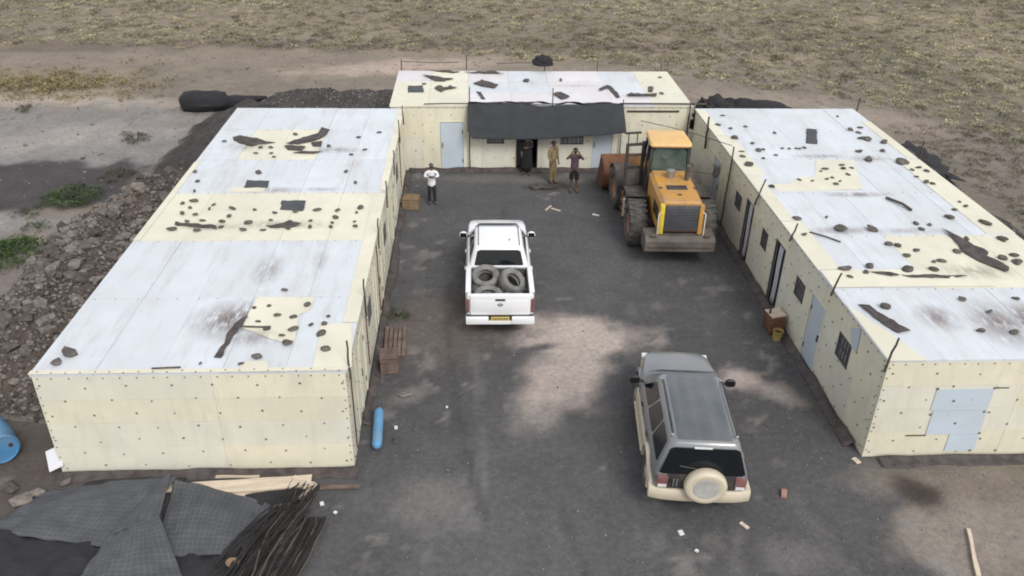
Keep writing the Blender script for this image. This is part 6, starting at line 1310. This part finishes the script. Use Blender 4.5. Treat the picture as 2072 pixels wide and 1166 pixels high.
# crates and boxes beside the left shed
def crate(name, loc, rz, sx, sy, sz, m, label, n=4, lid=False):
    e = empty(name, loc, rz, label, 'crate', 'crates beside the sheds'); g = .012; hgt = sz / n
    for i in range(n):
        for s in (-1, 1):
            MB().box(-sx / 2, sx / 2, s * sy / 2 - .012, s * sy / 2 + .012, i * hgt + g, (i + 1) * hgt).build('slat', M[m], e); MB().box(s * sx / 2 - .012, s * sx / 2 + .012, -sy / 2 + .013, sy / 2 - .013, i * hgt + g, (i + 1) * hgt).build('slat', M[m], e)
    for s in (-1, 1):
        for t in (-1, 1): MB().box(s * (sx / 2 - .045) - .02, s * (sx / 2 - .045) + .02, t * (sy / 2 - .045) - .02, t * (sy / 2 - .045) + .02, 0, sz + .01).build('corner_post', M[m], e)
    MB().box(-sx / 2 + .013, sx / 2 - .013, -sy / 2 + .013, sy / 2 - .013, .01, .03).build('base', M['scrap'], e)
    if lid:
        k = 4
        for i in range(k): MB().box(-sx / 2 - .01, sx / 2 + .01, -sy / 2 + i * sy / k + .006, -sy / 2 + (i + 1) * sy / k - .006, sz + .012, sz + .03).build('lid_board', M[m], e)
crate('crate', (-2.08, 17.25, 0), R(4), .42, .5, .42, 'redwood', 'rusty red wooden crate beside the left shed', 4, True)
pal = empty('pallet', (-2.02, 18.35, 0), R(2), 'flat weathered pallet lying against the left shed beside the red crate', 'pallet')
for i in range(5): MB().box(-.28 + i * .115, -.19 + i * .115, -.7, .7, .085, .105).build('deck_board', M['redwood'], pal)
for y in (-.6, 0, .6): MB().box(-.28, .27, y - .04, y + .04, .0, .084).build('bearer', M['redwood'], pal)
crate('crate', (-2.12, 27.1, 0), R(-5), .55, .55, .34, 'ochre', 'ochre wooden crate by the left shed near the person in white', 3, True)
# bucket and rusty drum lid by the right shed
bk_ = empty('bucket', (8.10, 18.35, 0), 0, 'small yellow bucket with a dark rim standing by the right shed', 'bucket')
MB().lathe([(.105, 0), (.12, .10), (.135, .26), (.142, .27), (.142, .285), (.128, .285), (.11, .02), (.0001, .02)], 20).build('shell', M['bucket_y'], bk_, 40); MB().lathe([(.0001, .2), (.124, .2), (.124, .205), (.0001, .206)], 18).build('contents', M['void'], bk_)
MB().tube([(.14 * math.cos(R(a)), .14 * math.sin(R(a)) * .3 - .14 * .9 * math.sin(R(a)), .27 + .02 * math.sin(R(a))) for a in range(0, 181, 20)], .006, 5).build('handle', M['dark_steel'], bk_)
rb = MB().bbox(-.2, .2, -.24, .24, 0, .5, .03).build('rusty_box', M['rust'], None, 40, (8.14, 18.82, 0), (0, 0, R(6))); tag(rb, 'rusty metal box standing behind the yellow bucket', 'box')
rl = MB().bbox(-.22, .22, -.20, .20, 0, .03, .01).build('board', M['wood_pale'], None, 40, (8.16, 18.86, .505), (R(4), 0, R(14))); tag(rl, 'small pale board lying on the rusty box by the right shed', 'board')
stick('stake', [(7.95, 18.75, 0), (7.97, 18.8, .4), (8.0, 18.85, .75)], .03, 'short dark stake standing beside the rusty box', cat='stake')
# things lying in the yard
plank((9.66, 11.45, .03), (9.24, 10.30, .03), .07, .05, 'long pale pole lying on the sandy ground at bottom right', 'wood_pale', 'planks on the ground', 'pole')
o = MB().bbox(-.11, .11, -.055, .055, 0, .07, .008).build('brick', M['brick'], None, 40, (6.36, 12.55, .0), (0, 0, R(70))); tag(o, 'pinkish brick lying on the dark ground right of the grey car', 'brick')
for (x, y, w, l, a, lb) in [(5.29, 11.71, .08, .2, 35, 'pale splinter of wood behind the grey car'), (4.0, 11.56, .10, .12, 10, 'small white paper scrap behind the grey car'), (4.2, 11.1, .06, .07, 50, 'tiny white scrap nearest the bottom behind the grey car'), (8.28, 13.52, .12, .18, 20, 'pale wooden block at the near corner of the right shed'), (-.62, 15.62, .05, .06, 0, 'tiny white scrap left of the pale patch in the yard'), (2.7, 26.9, .07, .45, -30, 'pale stick of wood on the ground near the people'), (2.95, 26.75, .07, .38, 50, 'bent pale stick crossing another on the ground near the people'), (-3.05, 12.55, .08, .1, 20, 'white scrap beside the branch heap'), (-2.75, 12.3, .06, .07, 60, 'tiny white scrap right of the branch heap'), (-1.75, 14.9, .07, .1, 10, 'pale scrap on the ground right of the gas cylinder'), (4.3, 26.3, .07, .25, 60, 'small pale chip on the ground left of the loader')]:
    o = MB().bbox(-w / 2, w / 2, -l / 2, l / 2, 0, .03, .006).build('scrap', M['wood_pale' if 'wood' in lb or 'stick' in lb or 'splinter' in lb else 'white_board'], None, None, (x, y, max(0, gz(x, y)) + .004), (0, 0, R(a))); tag(o, lb, 'scrap', 'bits of litter on the ground')
scrap([(2.1, 28.75), (2.5, 29.0), (3.1, 28.75), (2.8, 28.55), (2.3, 28.6)], .0, 'dark rag lying on the ground in front of the people', 'rag', 'scrap', 44, .08)
o = link_mesh('stone', RUB[7], None, (-1.65, 16.1, .03), (0, 0, .4), (.42, .2, .10)); tag(o, 'flat grey stone on the ground between the red crate and the cylinder', 'stone', 'stones on the ground')
o = link_mesh('stone', RUB[2], None, (-1.72, 14.45, .04), (0, 0, 1), (.16, .2, .14)); tag(o, 'small brown stone right of the blue gas cylinder', 'stone', 'stones on the ground')

# big roll of shade net behind the left shed, one end trailing
nr = empty('net_roll', (-12.05, 37.9, 0), R(10), 'large black roll of shade net with a trailing end behind the left shed', 'net')
nr.scale = (.78, .78, .78)
pts_ = [(-1.45, .05, .5), (-1.2, .05, .55), (-.6, 0, .58), (0, 0, .55), (.6, .05, .52), (1.0, .15, .45), (1.15, .2, .40), (1.6, .35, .34), (2.2, .6, .32), (2.8, .95, .30), (3.3, 1.25, .24)]
rd_ = [.36, .52, .60, .60, .62, .56, .40, .42, .32, .22, .14]
bmr = MB().tube(pts_, rd_, 28); bmr.v = [tuple(Vector(p) + (Vector(p) - Vector((p[0], .1, .45))).normalized() * .34 * (float(fbm(p[0] * 2.2 + p[1], p[2] * 3 - p[1] * 2, 1.5, 5)) - .5)) for p in bmr.v]
bmr.v = [(x, y, max(z, .0)) for x, y, z in bmr.v]; bmr.build('roll', M['netblack'], nr, 60)
for x in (-.35, 1.12): MB().tube([(x, .08 + .58 * math.cos(R(a)) * (1 if x < 1 else .62), .53 + .57 * math.sin(R(a)) * (1 if x < 1 else .66) - (0 if x < 1 else .1)) for a in range(-40, 221, 20)], .03, 6).build('tie', M['black'], nr, 60)

# a few loose stones on the pale flat
fr_ = random.Random(4)
for i, (x, y) in enumerate([(-20.0, 32.5), (-16.5, 36.0), (-18.2, 33.4), (-15.3, 31.9), (-11.9, 45.2), (9.8, 43.5), (-7.5, 46.3)]):
    s = fr_.uniform(.22, .4); o = link_mesh('stone', RUB[i], None, (x, y, gz(x, y) + s * .12), (0, .2, i), (s, s * .8, s * .6)); tag(o, ['flat stone farthest left on the pale flat ground', 'stone on the upper part of the pale flat ground', 'stone in the middle of the pale flat ground', 'stone at the upper edge of the dark washed patch', 'stone on the far track behind the net roll', 'lone stone on the ground behind the far shed, right', 'lone stone on the pale track behind the left shed'][i], 'stone', 'stones on the ground')
